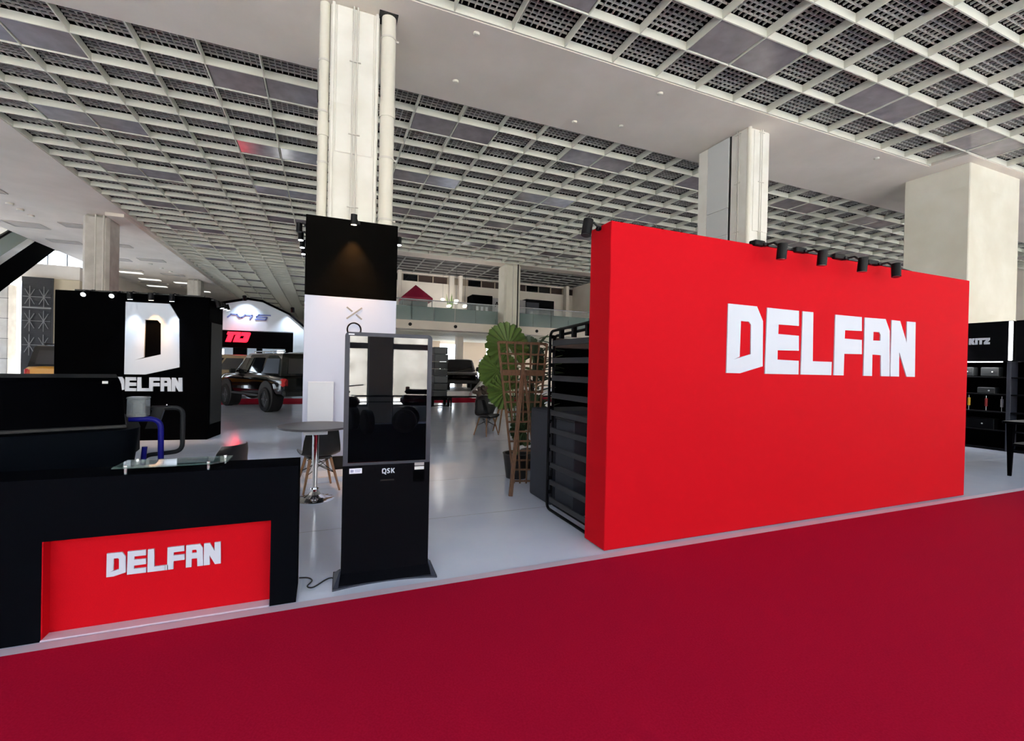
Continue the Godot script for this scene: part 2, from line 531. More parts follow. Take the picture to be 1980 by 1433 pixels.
# ------------------------------------------------------------------ the hall
func shell_of_hall():
	var b := MB.new()
	b.span(-26, 34, -0.3, 0.0, -34.4, 6.5)
	b.span(-13.5, 3.3, -0.3, 0.0, -66.3, -34.4)
	var f := struct("floor", "pale grey glossy epoxy floor of the exhibition hall")
	part("slab", b, M.epoxy, f)
	for z in [-4.73, -6.3, -9.4, -12.5]:
		b = MB.new(); b.span(-2.0, 13.0, 0.0, 0.0008, z - 0.003, z + 0.003); part("floor_joint", b, M.floor_joint, f)
	# the aisle carpet and the strip along its edge
	b = MB.new()
	b.cspan(-26, 34, 0.0, 0.012, -3.25, 0.75, 0.004)
	tag(part("aisle_carpet", b, M.carpet), "wide crimson aisle carpet in the foreground", "carpet")
	b = MB.new()
	b.cspan(-26, 34, 0.0, 0.01, -3.335, -3.25, 0.003)
	var t := part("trim_1", b, M.tape)
	t.set_meta("kind", "structure")
	t.set_meta("label", "pale strip along the edge of the aisle carpet")
	b = MB.new()
	b.cspan(-12, 34, 0.0, 0.012, -22.7, -19.72, 0.004)
	tag(part("aisle_carpet", b, M.carpet), "crimson cross aisle carpet beyond the black pickup", "carpet")
	# walls
	b = MB.new(); b.span(-26.3, -26, -0.3, 0.5, -34.4, 6.5)
	var wl := struct("wall_left", "glazed side of the atrium")
	part("sill_wall", b, M.stone, wl)
	b = MB.new(); b.span(-26.3, -26, 6.2, 11.3, -34.4, 6.5); part("upper_wall", b, M.stone, wl)
	b = MB.new(); b.span(-26.3, -26, 0.5, 6.2, -21.0, 6.5); part("wall", b, M.stone, wl)
	for i in 5:
		b = MB.new(); b.cspan(-26.3, -26, 0.5, 6.2, -34.4 + i * 3.1, -34.1 + i * 3.1, 0.01); part("post", b, M.stone, wl)
		b = MB.new(); b.span(-26.16, -26.14, 0.5, 6.2, -34.1 + i * 3.1, minf(-31.3 + i * 3.1, -21.0)); part("pane", b, M.pane, wl)
	b = MB.new(); b.span(-26.2, -26.1, 3.2, 3.3, -34.4, -21.0); part("transom", b, M.mullion, wl)
	b = MB.new(); b.span(-90, -26.3, -0.6, -0.3, -60, 60); part("ground", b, M.forecourt, struct("floor_outside"))
	var at := struct("ceiling_atrium")
	b = MB.new(); b.span(-26, -13.2, 11.0, 11.3, -34.4, 6.5); part("slab", b, M.plaster, at)
	b = MB.new(); b.span(-13.4, -13.2, 8.3, 11.0, -34.4, 6.5); part("upstand", b, M.plaster, at)
	b = MB.new(); b.span(-26, -13.2, 8.5, 11.0, 6.3, 6.6); part("upstand", b, M.plaster, at)
	b = MB.new(); b.span(-26, -13.2, 8.5, 11.0, -34.4, -34.1); part("upstand", b, M.plaster, at)
	b = MB.new(); b.span(34, 34.3, -0.3, 8.6, -34.4, 6.5)
	part("wall", b, M.plaster, struct("wall_right"))
	var wb := struct("wall_back")
	b = MB.new(); b.span(-13.5, 3.3, -0.3, 8.6, -66.3, -66); part("wall", b, M.plaster, wb)
	b = MB.new(); b.span(-13.5, -13.2, -0.3, 8.6, -66, -36.0); part("side_wall", b, M.plaster, wb)
	b = MB.new(); b.span(3.0, 3.3, -0.3, 8.6, -66, -34.2); part("side_wall", b, M.plaster, wb)
	b = MB.new(); b.span(3.0, 34, 3.55, 8.6, -34.4, -34.2); part("upper_wall", b, M.plaster, wb)
	b = MB.new(); b.span(3.3, 60, -0.6, -0.3, -110, -34.4); part("ground", b, M.forecourt, struct("floor_outside"))

func facade():
	# glass front behind the viewer: sill wall, posts, transoms, panes; it shows in the screen of the kiosk
	var posts := [-26.0, -17.3, -8.4, 0.68, 9.25, 18.1, 27.0, 34.0]
	var w := struct("wall_front", "glazed front of the hall with concrete posts")
	var b := MB.new()
	b.span(-26, 34, -0.3, 0.42, 6.3, 6.6)
	part("sill_wall", b, M.concrete, w)
	b = MB.new()
	b.span(-26, 34, 7.0, 8.6, 6.3, 6.7)
	part("header", b, M.plaster, w)
	for x in posts:
		b = MB.new()
		b.cspan(x - 0.325, x + 0.325, 0.0, 7.4, 6.0, 6.7, 0.02)
		part("post", b, M.concrete, w)
	for i in posts.size() - 1:
		var x0: float = posts[i] + 0.325
		var x1: float = posts[i + 1] - 0.325
		var win := struct("window_%d" % (i + 1))
		b = MB.new()
		b.span(x0, x1, 2.05, 2.21, 6.36, 6.5)
		b.span(x0, x1, 4.5, 4.58, 6.4, 6.48)
		b.span(x0, x1, 0.42, 0.48, 6.4, 6.48)
		var n := 4
		for k in range(0, n + 1):
			var x := lerpf(x0, x1, float(k) / n)
			b.span(x - 0.03, x + 0.03, 0.42, 7.0, 6.4, 6.48)
		part("window_frame", b, M.mullion, win)
		for k in n:
			var xa := lerpf(x0, x1, float(k) / n) + 0.03
			var xb := lerpf(x0, x1, float(k + 1) / n) - 0.03
			for yy in [[0.48, 2.05], [2.21, 4.5], [4.58, 7.0]]:
				b = MB.new()
				b.span(xa, xb, yy[0], yy[1], 6.436, 6.444)
				part("pane", b, M.pane, win)
	# railing on the inner side
	b = MB.new()
	b.tube([Vector3(-26, 0.76, 5.8), Vector3(34, 0.76, 5.8)], 0.025)
	b.tube([Vector3(-26, 0.6, 5.8), Vector3(34, 0.6, 5.8)], 0.012)
	for i in 61: b.cyl(Vector3(-26 + i, 0.0, 5.8), Vector3(-26 + i, 0.76, 5.8), 0.016, 0.016, 6)
	tag(part("guard_railing", b, M.rail_dark), "dark metal guard railing in front of the glass facade", "railing")
	# forecourt and the sunlit hillside outside
	b = MB.new()
	b.span(-80, 90, -0.6, -0.3, 6.6, 90)
	part("forecourt", b, M.forecourt, struct("floor_outside", "pale forecourt outside the glass front"))
	var n2 := FastNoiseLite.new()
	n2.seed = 77
	n2.frequency = 0.09
	var g := []
	for i in 36:
		var row := []
		for j in 10:
			var x := -70.0 + i * 4.4
			var y := j * 1.6 - 0.5
			row.append(Vector3(x, y, 20.0 + j * 0.9 + n2.get_noise_2d(x, y * 2.0) * 3.0))
		g.append(row)
	b = MB.new()
	b.shell(g, 0.4)
	tag(part("hillside", b, M.rock), "sunlit pale rocky hillside outside the glass front", "hillside")


# ------------------------------------------------------------------ ceiling
func cell_in_view(p: Vector3) -> bool:
	var q := cam.global_transform.affine_inverse() * p
	if q.z > -0.3: return false
	var u := -q.x / q.z * 884.0
	var v := -q.y / q.z * 884.0
	return absf(u) < 1040.0 and absf(v) < 770.0

func ceiling():
	var c := struct("ceiling", "white coffered ceiling with egg crate louvres between flat beams")
	var b := MB.new()
	b.span(-13.2, 34, 8.3, 8.6, -34.4, 6.6)
	b.span(-13.2, 3.3, 8.3, 8.6, -66.3, -34.4)
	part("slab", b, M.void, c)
	# beams and flat soffits
	for r in [[-13.2, 34.0, -9.64, -7.235], [15.0, 34.0, -7.235, -6.42], [-13.2, -7.25, -66.0, -9.64], [2.8, 34.0, -24.1, -23.2]]:
		b = MB.new()
		b.span(r[0], r[1], CEIL - 0.012, 8.3, r[2], r[3])
		part("soffit", b, M.plaster, c)
	b = MB.new()
	b.span(-7.95, -7.35, CEIL - 0.14, CEIL - 0.012, -66.0, -22.3)
	part("soffit", b, M.plaster, c)
	b = MB.new()
	b.span(-13.2, -7.2, CEIL - 0.03, 8.3, -7.235, 6.3)
	part("soffit", b, M.plaster, c)
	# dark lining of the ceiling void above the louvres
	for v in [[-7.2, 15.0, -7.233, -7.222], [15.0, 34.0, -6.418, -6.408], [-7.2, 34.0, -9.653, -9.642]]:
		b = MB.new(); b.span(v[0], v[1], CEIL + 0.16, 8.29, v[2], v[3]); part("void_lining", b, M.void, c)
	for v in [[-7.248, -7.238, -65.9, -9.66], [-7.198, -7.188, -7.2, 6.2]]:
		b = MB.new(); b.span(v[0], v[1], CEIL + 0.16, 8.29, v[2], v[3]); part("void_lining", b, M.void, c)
	# grid fields: x of line 0, z of row edge 0, columns, rows
	var louvres := []   # centre of each open cell
	var flats := []
	var rib_x := {}
	var rib_z := {}
	var fields := [
		{"x": 3.8187, "z": -7.208, "k0": -11, "k1": 30, "j0": 0, "j1": 17, "dz": 1.0, "km": [2, 3], "jm": 1},
		{"x": 1.7696, "z": -9.5854, "k0": -9, "k1": 32, "j0": 0, "j1": 17, "dz": -1.0, "km": [0, 1], "jm": 1},
		{"x": 1.7696, "z": -9.5854, "k0": -9, "k1": 1, "j0": 17, "j1": 70, "dz": -1.0, "km": [0, 1], "jm": 1}]
	var h := 0.15
	var th := 0.022
	var longx := BoxMesh.new()
	for f in fields:
		var x0: float = f.x + f.k0 * GX
		var x1: float = f.x + f.k1 * GX
		var za: float = f.z + f.j0 * GZ * f.dz
		var zb: float = f.z + f.j1 * GZ * f.dz
		for j in range(f.j0, f.j1 + 1):
			var z: float = f.z + j * GZ * f.dz
			if f.dz < 0.0 and j in [0, 17] and (j == 0 or f.j0 == 17): continue
			var xs := x0
			var xe := x1
			if f.dz > 0.0 and j == 0: xe = 15.0
			b = MB.new()
			b.span(xs, xe, CEIL, CEIL + h, z - th / 2, z + th / 2)
			part("rib", b, M.rib, c)
		for k in range(f.k0, f.k1 + 1):
			var x: float = f.x + k * GX
			b = MB.new()
			b.span(x - th / 2, x + th / 2, CEIL + 0.002, CEIL + h, minf(za, zb), maxf(za, zb))
			part("rib", b, M.rib, c)
		for k in range(f.k0, f.k1):
			for j in range(f.j0, f.j1):
				var p := Vector3(f.x + (k + 0.5) * GX, CEIL, f.z + (j + 0.5) * GZ * f.dz)
				if f.dz > 0.0 and j == 0 and k > 10: continue
				if posmod(k, 4) in f.km and posmod(j, 4) == f.jm: flats.append(p)
				else: louvres.append(p)
	# darker shallow grid over the upper floor
	b = MB.new()
	b.span(2.8, 34, CEIL + 0.06, 8.3, -28.5, -24.1)
	part("upper_field", b, M.upper_field, c)
	for i in 6:
		b = MB.new(); b.span(2.8, 34, CEIL, CEIL + 0.06, -24.5 - i * 0.72, -24.44 - i * 0.72); part("upper_rib", b, M.upper_rib, c)
	for i in 31:
		b = MB.new(); b.span(2.8 + i, 2.86 + i, CEIL + 0.002, CEIL + 0.06, -28.2, -24.1); part("upper_rib", b, M.upper_rib, c)
	# flat lay-in plates
	b = MB.new()
	b.cbox(Vector3.ZERO, Vector3(GX - 0.05, 0.02, GZ - 0.05), 0.006)
	var plate := b.mesh()
	for p in flats:
		var o := put("ceiling_plate", plate, M.lay_in, c)
		o.position = p + Vector3(0, 0.03, 0)
	# egg crate louvres: one mesh, the 300 nearest in view as parts, the rest in one go
	b = MB.new()
	for i in range(1, 9):
		b.box(Vector3(-0.5 + i / 9.0, 0, 0), Vector3(0.014, 0.034, GZ - 0.025))
	for i in range(1, 8):
		b.box(Vector3(0, -0.001, -0.4 + i * 0.1), Vector3(GX - 0.025, 0.034, 0.014))
	var crate := b.mesh()
	var seen := []
	var rest := []
	for p in louvres:
		if cell_in_view(p): seen.append(p)
		else: rest.append(p)
	seen.sort_custom(func(a, d): return a.distance_squared_to(cam.position) < d.distance_squared_to(cam.position))
	for i in seen.size():
		if i < 300:
			var o := put("louvre", crate, M.louvre, c)
			o.position = seen[i] + Vector3(0, h + 0.03, 0)
		else:
			rest.append(seen[i])
	var mm := MultiMesh.new()
	mm.transform_format = MultiMesh.TRANSFORM_3D
	mm.mesh = crate
	mm.instance_count = rest.size()
	for i in rest.size():
		mm.set_instance_transform(i, Transform3D(Basis.IDENTITY, rest[i] + Vector3(0, h + 0.03, 0)))
	var mi := MultiMeshInstance3D.new()
	mi.name = "far_louvres"
	mi.multimesh = mm
	mi.material_override = M.louvre
	mi.set_meta("kind", "stuff")
	c.add_child(mi, true)
	# small fittings under the beam
	for p in [Vector3(2.28, 0, -7.5), Vector3(2.3, 0, -8.9), Vector3(5.19, 0, -9.23), Vector3(6.25, 0, -8.94), Vector3(6.23, 0, -7.57), Vector3(13.2, 0, -7.5)]:
		b = MB.new()
		b.lathe([Vector2(0.0, -0.035), Vector2(0.045, -0.03), Vector2(0.06, -0.012), Vector2(0.06, 0.0)], Transform3D(Basis.IDENTITY, p + Vector3(0, CEIL - 0.012, 0)), 12)
		part("smoke_detector", b, M.pipe_paint, c)
	# hatches, sockets and spots in the flat left soffit
	var yy := CEIL - 0.012
	for r in [[-11.9, -26.0, 1.2, 0.9], [-9.9, -25.2, 1.0, 0.7], [-11.8, -28.9, 1.2, 0.6], [-9.6, -28.5, 1.0, 0.6], [-9.2, -31.8, 1.2, 0.6], [-11.6, -36.0, 1.4, 0.6], [-11.7, -41.0, 1.6, 0.7], [-9.4, -36.5, 1.2, 0.6], [-11.0, -32.5, 1.2, 0.6], [-9.5, -42.0, 1.4, 0.7], [-10.9, -21.0, 1.2, 0.8]]:
		b = MB.new()
		var y: float = yy if r[1] < -22.3 else CEIL - 0.012
		for s in [-1, 1]:
			b.span(r[0] - r[2] / 2, r[0] + r[2] / 2, y - 0.03, y, r[1] + s * r[3] / 2 - 0.02, r[1] + s * r[3] / 2 + 0.02)
			b.span(r[0] + s * r[2] / 2 - 0.02, r[0] + s * r[2] / 2 + 0.02, y - 0.03, y, r[1] - r[3] / 2, r[1] + r[3] / 2)
		b.span(r[0] - r[2] / 2, r[0] + r[2] / 2, y - 0.008, y, r[1] - r[3] / 2, r[1] + r[3] / 2)
		part("hatch", b, M.hatch, c)
	for e in [[-11.8, -37.0], [-11.5, -39.5], [-12.0, -42.8], [-9.6, -40.0], [-9.4, -44.0]]:
		b = MB.new()
		b.cspan(e[0] - 0.6, e[0] + 0.6, yy - 0.03, yy, e[1] - 0.25, e[1] + 0.25, 0.005)
		part("light_panel", b, M.panel_light, c)
	for p in [Vector3(-10.85, 0, -22.66), Vector3(-10.9, 0, -23.4), Vector3(-10.95, 0, -24.2), Vector3(-9.7, 0, -27.2), Vector3(-9.6, 0, -33.0), Vector3(-9.4, 0, -34.2), Vector3(-9.2, 0, -35.2)]:
		b = MB.new()
		var o: Vector3 = p + Vector3(0, yy, 0)
		b.lathe([Vector2(0.0, -0.07), Vector2(0.09, -0.07), Vector2(0.11, -0.05), Vector2(0.11, 0.0)], Transform3D(Basis.IDENTITY, o), 12)
		part("downlight", b, M.pipe_paint, c)


# ------------------------------------------------------------------ columns
func conduit_pair(x: float, z: float, y0: float, y1: float, dirx: Vector3, out: Vector3, parent: Node):
	var b := MB.new()
	for s in [-1, 1]:
		var o: Vector3 = Vector3(x, 0, z) + dirx * s * 0.03 + out * 0.02
		b.cyl(o + Vector3(0, y0, 0), o + Vector3(0, y1, 0), 0.013, 0.013, 8)
	part("conduit", b, M.conduit, parent)
	var y := y0 + 0.7
	while y < y1:
		b = MB.new()
		b.box(Vector3(x, y, z) + out * 0.03, (dirx.abs() * 0.17 + Vector3(0, 0.014, 0) + out.abs() * 0.02))
		part("bracket", b, M.conduit, parent)
		y += 1.15

func columns():
	# the column that the tower of the stand wraps
	var c := thing("column", "white panelled column with two thick drain pipes above the black tower", "column", Vector3(0.36, 0, -8.5))
	var o := -c.position
	var b := MB.new()
	b.cbox(Vector3(0.36, CEIL / 2, -8.5) + o, Vector3(0.74, CEIL, 1.46), 0.03)
	part("shaft", b, M.column_paint, c)
	b = MB.new()
	b.cbox(Vector3(0.36, 6.1, -7.765) + o, Vector3(0.56, 2.3, 0.03), 0.01)
	part("cladding_panel", b, M.column_paint, c)
	for s in [-1, 1]:
		b = MB.new()
		b.cbox(Vector3(0.36 + s * 0.33, CEIL / 2, -7.76) + o, Vector3(0.05, CEIL, 0.05), 0.012)
		part("corner_bead", b, M.column_paint, c)
	conduit_pair(0.36 + o.x, -7.75 + o.z, 3.4, CEIL, Vector3.RIGHT, Vector3.BACK, c)
	for pp in [[-0.095, 0.077, -7.86], [0.87, 0.115, -7.76]]:
		b = MB.new()
		b.cyl(Vector3(pp[0], 0.3, pp[2]) + o, Vector3(pp[0], CEIL + 0.02, pp[2]) + o, pp[1], pp[1], 20)
		var pipe := part("drain_pipe", b, M.pipe_paint, c)
		var joints := [6.35, 5.55, 5.3, 4.75] if pp[0] < 0.0 else [6.9, 5.75, 4.95, 3.95]
		for k in joints.size():
			b = MB.new()
			if k == (2 if pp[0] < 0.0 else 1):
				b.cyl(Vector3(pp[0], joints[k] - 0.12, pp[2]) + o, Vector3(pp[0], joints[k] + 0.1, pp[2]) + o, pp[1] + 0.012, pp[1] + 0.012, 20)
				part("coupling", b, M.pipe_paint, pipe)
			else:
				b.cyl(Vector3(pp[0], joints[k], pp[2]) + o, Vector3(pp[0], joints[k] + 0.03, pp[2]) + o, pp[1] + 0.008, pp[1] + 0.008, 20)
				b.box(Vector3(pp[0] + pp[1] + 0.02, joints[k] + 0.015, pp[2]) + o, Vector3(0.05, 0.03, 0.02))
				part("pipe_clamp", b, M.conduit, pipe)
	b = MB.new()
	b.span(0.71 + o.x, 1.0 + o.x, CEIL - 0.03, CEIL - 0.005, -7.92 + o.z, -7.62 + o.z)
	part("pipe_opening", b, M.gap_dark, c)
	# the column behind the red wall
	c = thing("column", "white panelled column with conduits rising behind the red wall", "column", Vector3(9.27, 0, -8.48))
	o = -c.position
	b = MB.new()
	b.cbox(Vector3(9.27, CEIL / 2, -8.0) + o, Vector3(0.68, CEIL, 0.5), 0.03)
	part("shaft", b, M.column_paint, c)
	b = MB.new()
	b.cbox(Vector3(9.27, CEIL / 2, -8.73) + o, Vector3(0.7, CEIL, 0.98), 0.02)
	part("rear_shaft", b, M.column_paint, c)
	b = MB.new()
	b.cspan(8.885 + o.x, 8.92 + o.x, 0, CEIL - 0.03, -9.22 + o.z, -8.93 + o.z)
	part("cladding_panel", b, M.column_paint, c)
	for yy in [[0.3, 4.9], [4.92, 5.55], [5.57, CEIL - 0.03]]:
		b = MB.new()
		b.cspan(8.885 + o.x, 8.92 + o.x, yy[0], yy[1], -8.92 + o.z, -8.27 + o.z)
		part("cladding_panel", b, M.panel_grey, c)
	b = MB.new()
	b.span(8.915 + o.x, 8.95 + o.x, 0, CEIL - 0.02, -8.265 + o.z, -8.235 + o.z)
	part("joint", b, M.gap_dark, c)
	conduit_pair(8.93 + o.x, -8.02 + o.z, 4.2, CEIL, Vector3.BACK, Vector3.LEFT, c)
	conduit_pair(9.32 + o.x, -7.75 + o.z, 4.2, CEIL, Vector3.RIGHT, Vector3.BACK, c)
	b = MB.new()
	b.cyl(Vector3(8.97, 0, -7.76) + o, Vector3(8.97, CEIL, -7.76) + o, 0.05, 0.05, 16)
	part("corner_pipe", b, M.pipe_paint, c)
	b = MB.new()
	b.cspan(9.1 + o.x, 9.58 + o.x, 4.9, CEIL - 0.05, -7.76 + o.z, -7.735 + o.z)
	part("cladding_panel", b, M.column_paint, c)
	# the broad smooth column at the right
	b = MB.new()
	b.cspan(15.6, 18.17, 0.0, CEIL, -8.1, -6.63, 0.02)
	tag(part("column", b, M.column_cream), "broad smooth cream column at the right of the red wall", "column")
	# three columns farther back
	for q in [[-8.42, -23.4, "grey concrete column behind the black stand with the big D", 0.42], [-8.5, -38.2, "distant slim concrete column under the left soffit", 0.4], [9.42, -23.7, "cream column standing before the glass balustrade", 0.47]]:
		c = thing("column", q[2], "column", Vector3(q[0], 0, q[1]))
		var top: float = CEIL - 0.015
		b = MB.new()
		b.cbox(Vector3(0, top / 2, 0), Vector3(q[3] * 2, top, 1.1), 0.1)
		part("shaft", b, M.column_cream if q[0] > 0 else M.stone, c)
		b = MB.new()
		b.cyl(Vector3(0.0, 0, 0.56), Vector3(0.0, top, 0.56), 0.025, 0.025, 8)
		part("conduit", b, M.conduit, c)
		b = MB.new()
		b.cyl(Vector3(q[3] * 0.6, 0, 0.57), Vector3(q[3] * 0.6, top, 0.57), 0.035, 0.035, 8)
		part("conduit", b, M.gap_dark if q[0] > 0 else M.conduit, c)


# ------------------------------------------------------------------ mezzanine at the back
func mezzanine():
	var m := struct("floor_mezzanine", "upper floor at the back with a green glass balustrade")
	var b := MB.new()
	b.span(3.0, 34, 3.55, 4.03, -34, -24.3)
	part("slab", b, M.plaster, m)
	for i in 12:
		var x := 4.1 + i * 2.45
		b = MB.new()
		b.cyl(Vector3(x, 3.78, -24.31), Vector3(x, 3.78, -24.26), 0.09, 0.09, 14)
		part("air_nozzle", b, M.gap_dark, m)
	# balustrade: green glass plates, a clear strip and the handrail
	var r := thing("balustrade", "green glass balustrade along the upper floor", "balustrade", Vector3(3.0, 4.03, -24.28))
	for i in 26:
		b = MB.new()
		b.span(i * 1.17 + 0.01, i * 1.17 + 1.16, -0.02, 0.72, -0.012, 0.012)
		part("glass_plate", b, M.green_glass, r)
	for i in 26:
		b = MB.new()
		b.span(i * 1.17 + 0.01, i * 1.17 + 1.16, 0.73, 1.04, -0.006, 0.006)
		part("clear_pane", b, M.pane, r)
	b = MB.new()
	b.tube([Vector3(0, 1.07, 0), Vector3(30.5, 1.07, 0)], 0.028)
	part("handrail", b, M.steel, r)
	# slim posts carrying the ceiling
	for x in [4.0, 7.73, 15.27]:
		b = MB.new()
		b.cspan(x - 0.11, x + 0.11, 0.0, CEIL - 0.02, -27.85, -27.55, 0.02)
		b.cspan(x - 0.17, x + 0.17, 4.03, 5.6, -27.91, -27.49, 0.02)
		b.cspan(x - 0.2, x + 0.2, 0.0, 3.55, -27.95, -27.45, 0.02)
		tag(part("slim_post", b, M.plaster), {4.0: "slim grey post nearest to the tower behind the balustrade", 7.73: "slim grey post between the tent and the dark upper stand", 15.27: "slim grey post at the right end of the balustrade"}[x], "post")
	# back wall of the upper floor with its window band
	var w := struct("wall_mezzanine")
	b = MB.new()
	b.span(3.0, 34, 4.03, 6.76, -28.5, -28.2)
	part("wall", b, M.plaster, w)
	b = MB.new()
	b.span(3.0, 34, 7.2, 8.3, -28.5, -28.2)
	part("lintel", b, M.plaster, w)
	b = MB.new()
	b.span(3.0, 34, 6.6, 7.4, -30.6, -30.4)
	part("corridor_wall", b, M.brown_dark, w)
	for i in 7:
		b = MB.new()
		b.cspan(3.0 + i * 4.1, 3.34 + i * 4.1, 4.03, 7.3, -28.4, -28.05, 0.01)
		part("pilaster", b, M.plaster, w)
		var kinds := [M.gap_dark, M.beige, M.brown_dark, M.brown_dark, M.gap_dark, M.brown_dark, M.beige]
		for k in 4:
			b = MB.new()
			b.span(3.36 + i * 4.1 + k * 0.93, 4.25 + i * 4.1 + k * 0.93, 6.78, 7.18, -28.36, -28.34)
			var mm: Material = [kinds[i], M.car_glass, kinds[(i + k) % 7], M.brown_dark][k]
			part("window_pane", b, mm, w)
			b = MB.new()
			b.span(4.24 + i * 4.1 + k * 0.93, 4.3 + i * 4.1 + k * 0.93, 6.76, 7.2, -28.38, -28.28)
			part("window_bar", b, M.beige, w)
	b = MB.new()
	b.span(16.0, 16.4, 4.03, 7.3, -28.2, -25.5)
	part("return_wall", b, M.plaster, w)
	# red tent
	var t := thing("canopy_tent", "dark red pyramid tent on the upper floor", "tent", Vector3(4.75, 4.03, -26.5))
	b = MB.new()
	for k in 4:
		var a := [Vector3(-0.85, 1.42, -0.7), Vector3(0.85, 1.42, -0.7), Vector3(0.85, 1.42, 0.7), Vector3(-0.85, 1.42, 0.7)]
		b.ftri(Vector3(0, 2.22, 0), a[k], a[(k + 1) % 4], (a[k] + a[(k + 1) % 4]) * Vector3(1, 0, 1) + Vector3.UP)
		b.ftri(Vector3(0, 2.2, 0), a[k], a[(k + 1) % 4], -((a[k] + a[(k + 1) % 4]) * Vector3(1, 0, 1) + Vector3.UP))
		b.quad(a[k], a[(k + 1) % 4], a[(k + 1) % 4] - Vector3(0, 0.16, 0), a[k] - Vector3(0, 0.16, 0), (a[k] + a[(k + 1) % 4]) * Vector3(1, 0, 1))
	part("roof", b, M.tent_red, t)
	for sx in [-1, 1]:
		for sz in [-1, 1]:
			b = MB.new()
			b.cyl(Vector3(sx * 0.82, 0, sz * 0.67), Vector3(sx * 0.82, 1.42, sz * 0.67), 0.025, 0.025, 8)
			part("pole", b, M.rail_dark, t)
	b = MB.new()
	b.span(-0.82, 0.82, 0.0, 1.4, -0.7, -0.67)
	part("back_panel", b, M.black_paint, t)
	for q in [[-0.95, "white sofa under the left side of the red tent"], [0.8, "white sofa under the right side of the red tent"]]:
		var s := thing("sofa", q[1], "sofa", Vector3(4.75 + q[0], 4.03, -25.4), 0.0, "white sofas under the tent")
		b = MB.new(); b.cbox(Vector3(0, 0.25, 0), Vector3(0.8, 0.4, 0.6), 0.08); part("seat", b, M.furniture_white, s)
		b = MB.new(); b.cbox(Vector3(0, 0.65, -0.22), Vector3(0.8, 0.5, 0.18), 0.08); part("backrest", b, M.furniture_white, s)
		for e in [-1, 1]:
			b = MB.new(); b.cbox(Vector3(e * 0.36, 0.5, 0.02), Vector3(0.12, 0.3, 0.56), 0.05); part("armrest", b, M.furniture_white, s)
	# pendant lamps
	var lamps := [Vector3(6.22, 5.46, -26), Vector3(6.99, 5.34, -26), Vector3(6.62, 5.13, -26), Vector3(7.53, 5.13, -26), Vector3(7.11, 5.5, -26.3), Vector3(6.47, 5.03, -25.6), Vector3(7.65, 5.24, -26.3)]
	var where := ["topmost round white pendant lamp left of the upper palm", "round white pendant lamp just right of the upper palm", "round white pendant lamp low at the left of the upper palm", "round white pendant lamp nearest to the dark upper stand", "small round pendant lamp highest at the right of the upper palm", "lowest round pendant lamp at the left of the upper palm", "round pendant lamp right behind the one by the dark stand"]
	for i in lamps.size():
		var l := thing("pendant_lamp", where[i], "lamp", lamps[i], 0.0, "pendant lamps on the upper floor")
		b = MB.new(); b.ball(Vector3.ZERO, Vector3(0.13, 0.07, 0.13)); part("lamp_globe", b, M.pendant_white, l)
		b = MB.new(); b.cyl(Vector3(0, 0.06, 0), Vector3(0, CEIL - lamps[i].y, 0), 0.006, 0.006, 6); part("cord", b, M.wire, l)
		if i in [0, 3]:
			var om := OmniLight3D.new()
			om.light_energy = 1.0
			om.omni_range = 60.0
			om.shadow_enabled = true
			om.light_size = 0.1
			l.add_child(om)
	# small palm and dark stand
	var pl := thing("potted_palm", "small upright palm between the pendant lamps of the upper floor", "plant", Vector3(6.75, 4.03, -26.4))
	b = MB.new(); b.lathe([Vector2(0.0, 0.0), Vector2(0.16, 0.0), Vector2(0.2, 0.4), Vector2(0.0, 0.38)], Transform3D.IDENTITY, 12); part("pot", b, M.pot_black, pl)
	for k in 9:
		b = MB.new()
		var an := TAU * k / 9.0
		blade(b, Vector3(0, 0.4, 0), Vector3(cos(an) * 0.22, 1.35 + 0.25 * (k % 3), sin(an) * 0.22), 0.09)
		part("leaf", b, M.leaf_mid, pl)
	var s2 := thing("upper_stand", "dark exhibition stand with a grey lettered panel on the upper floor", "stand", Vector3(10.4, 4.03, -27.0))
	b = MB.new(); b.cspan(-2.25, -0.95, 0.0, 1.95, -0.6, 0.5, 0.02); part("side_panel", b, M.black_paint, s2)
	b = MB.new(); b.cspan(-0.95, 1.3, 0.55, 1.85, -0.6, 0.45, 0.02); part("fascia", b, M.logo_grey, s2)
	b = MB.new(); b.cspan(-0.95, 1.3, 0.0, 0.55, -0.6, 0.3, 0.02); part("base", b, M.black_paint, s2)
	b = MB.new(); b.cspan(1.3, 3.3, 0.0, 1.95, -0.6, 0.5, 0.02); part("end_panel", b, M.black_satin, s2)
	b = MB.new(); b.cspan(1.32, 2.2, 0.7, 1.75, 0.49, 0.52, 0.005); part("poster", b, M.kiosk_frame, s2)
	for i in 3:
		b = MB.new(); b.span(-2.0 + i * 0.3, -1.85 + i * 0.3, 0.95, 1.25, 0.5, 0.51); part("picture", b, M.logo_grey, s2)
	text_part("lettering", "ARTNA", 0.3, M.black_paint, s2, Vector3(-0.1, 1.45, 0.46), 0.0)
	var ta := thing("cafe_table", "small white table and stools beyond the right end of the balustrade", "table", Vector3(14.6, 4.03, -26.2))
	b = MB.new(); b.cyl(Vector3(0, 0.72, 0), Vector3(0, 0.75, 0), 0.4, 0.4, 20); part("table_top", b, M.furniture_white, ta)
	b = MB.new(); b.cyl(Vector3(0, 0, 0), Vector3(0, 0.72, 0), 0.04, 0.04, 8); part("leg", b, M.rail_dark, ta)
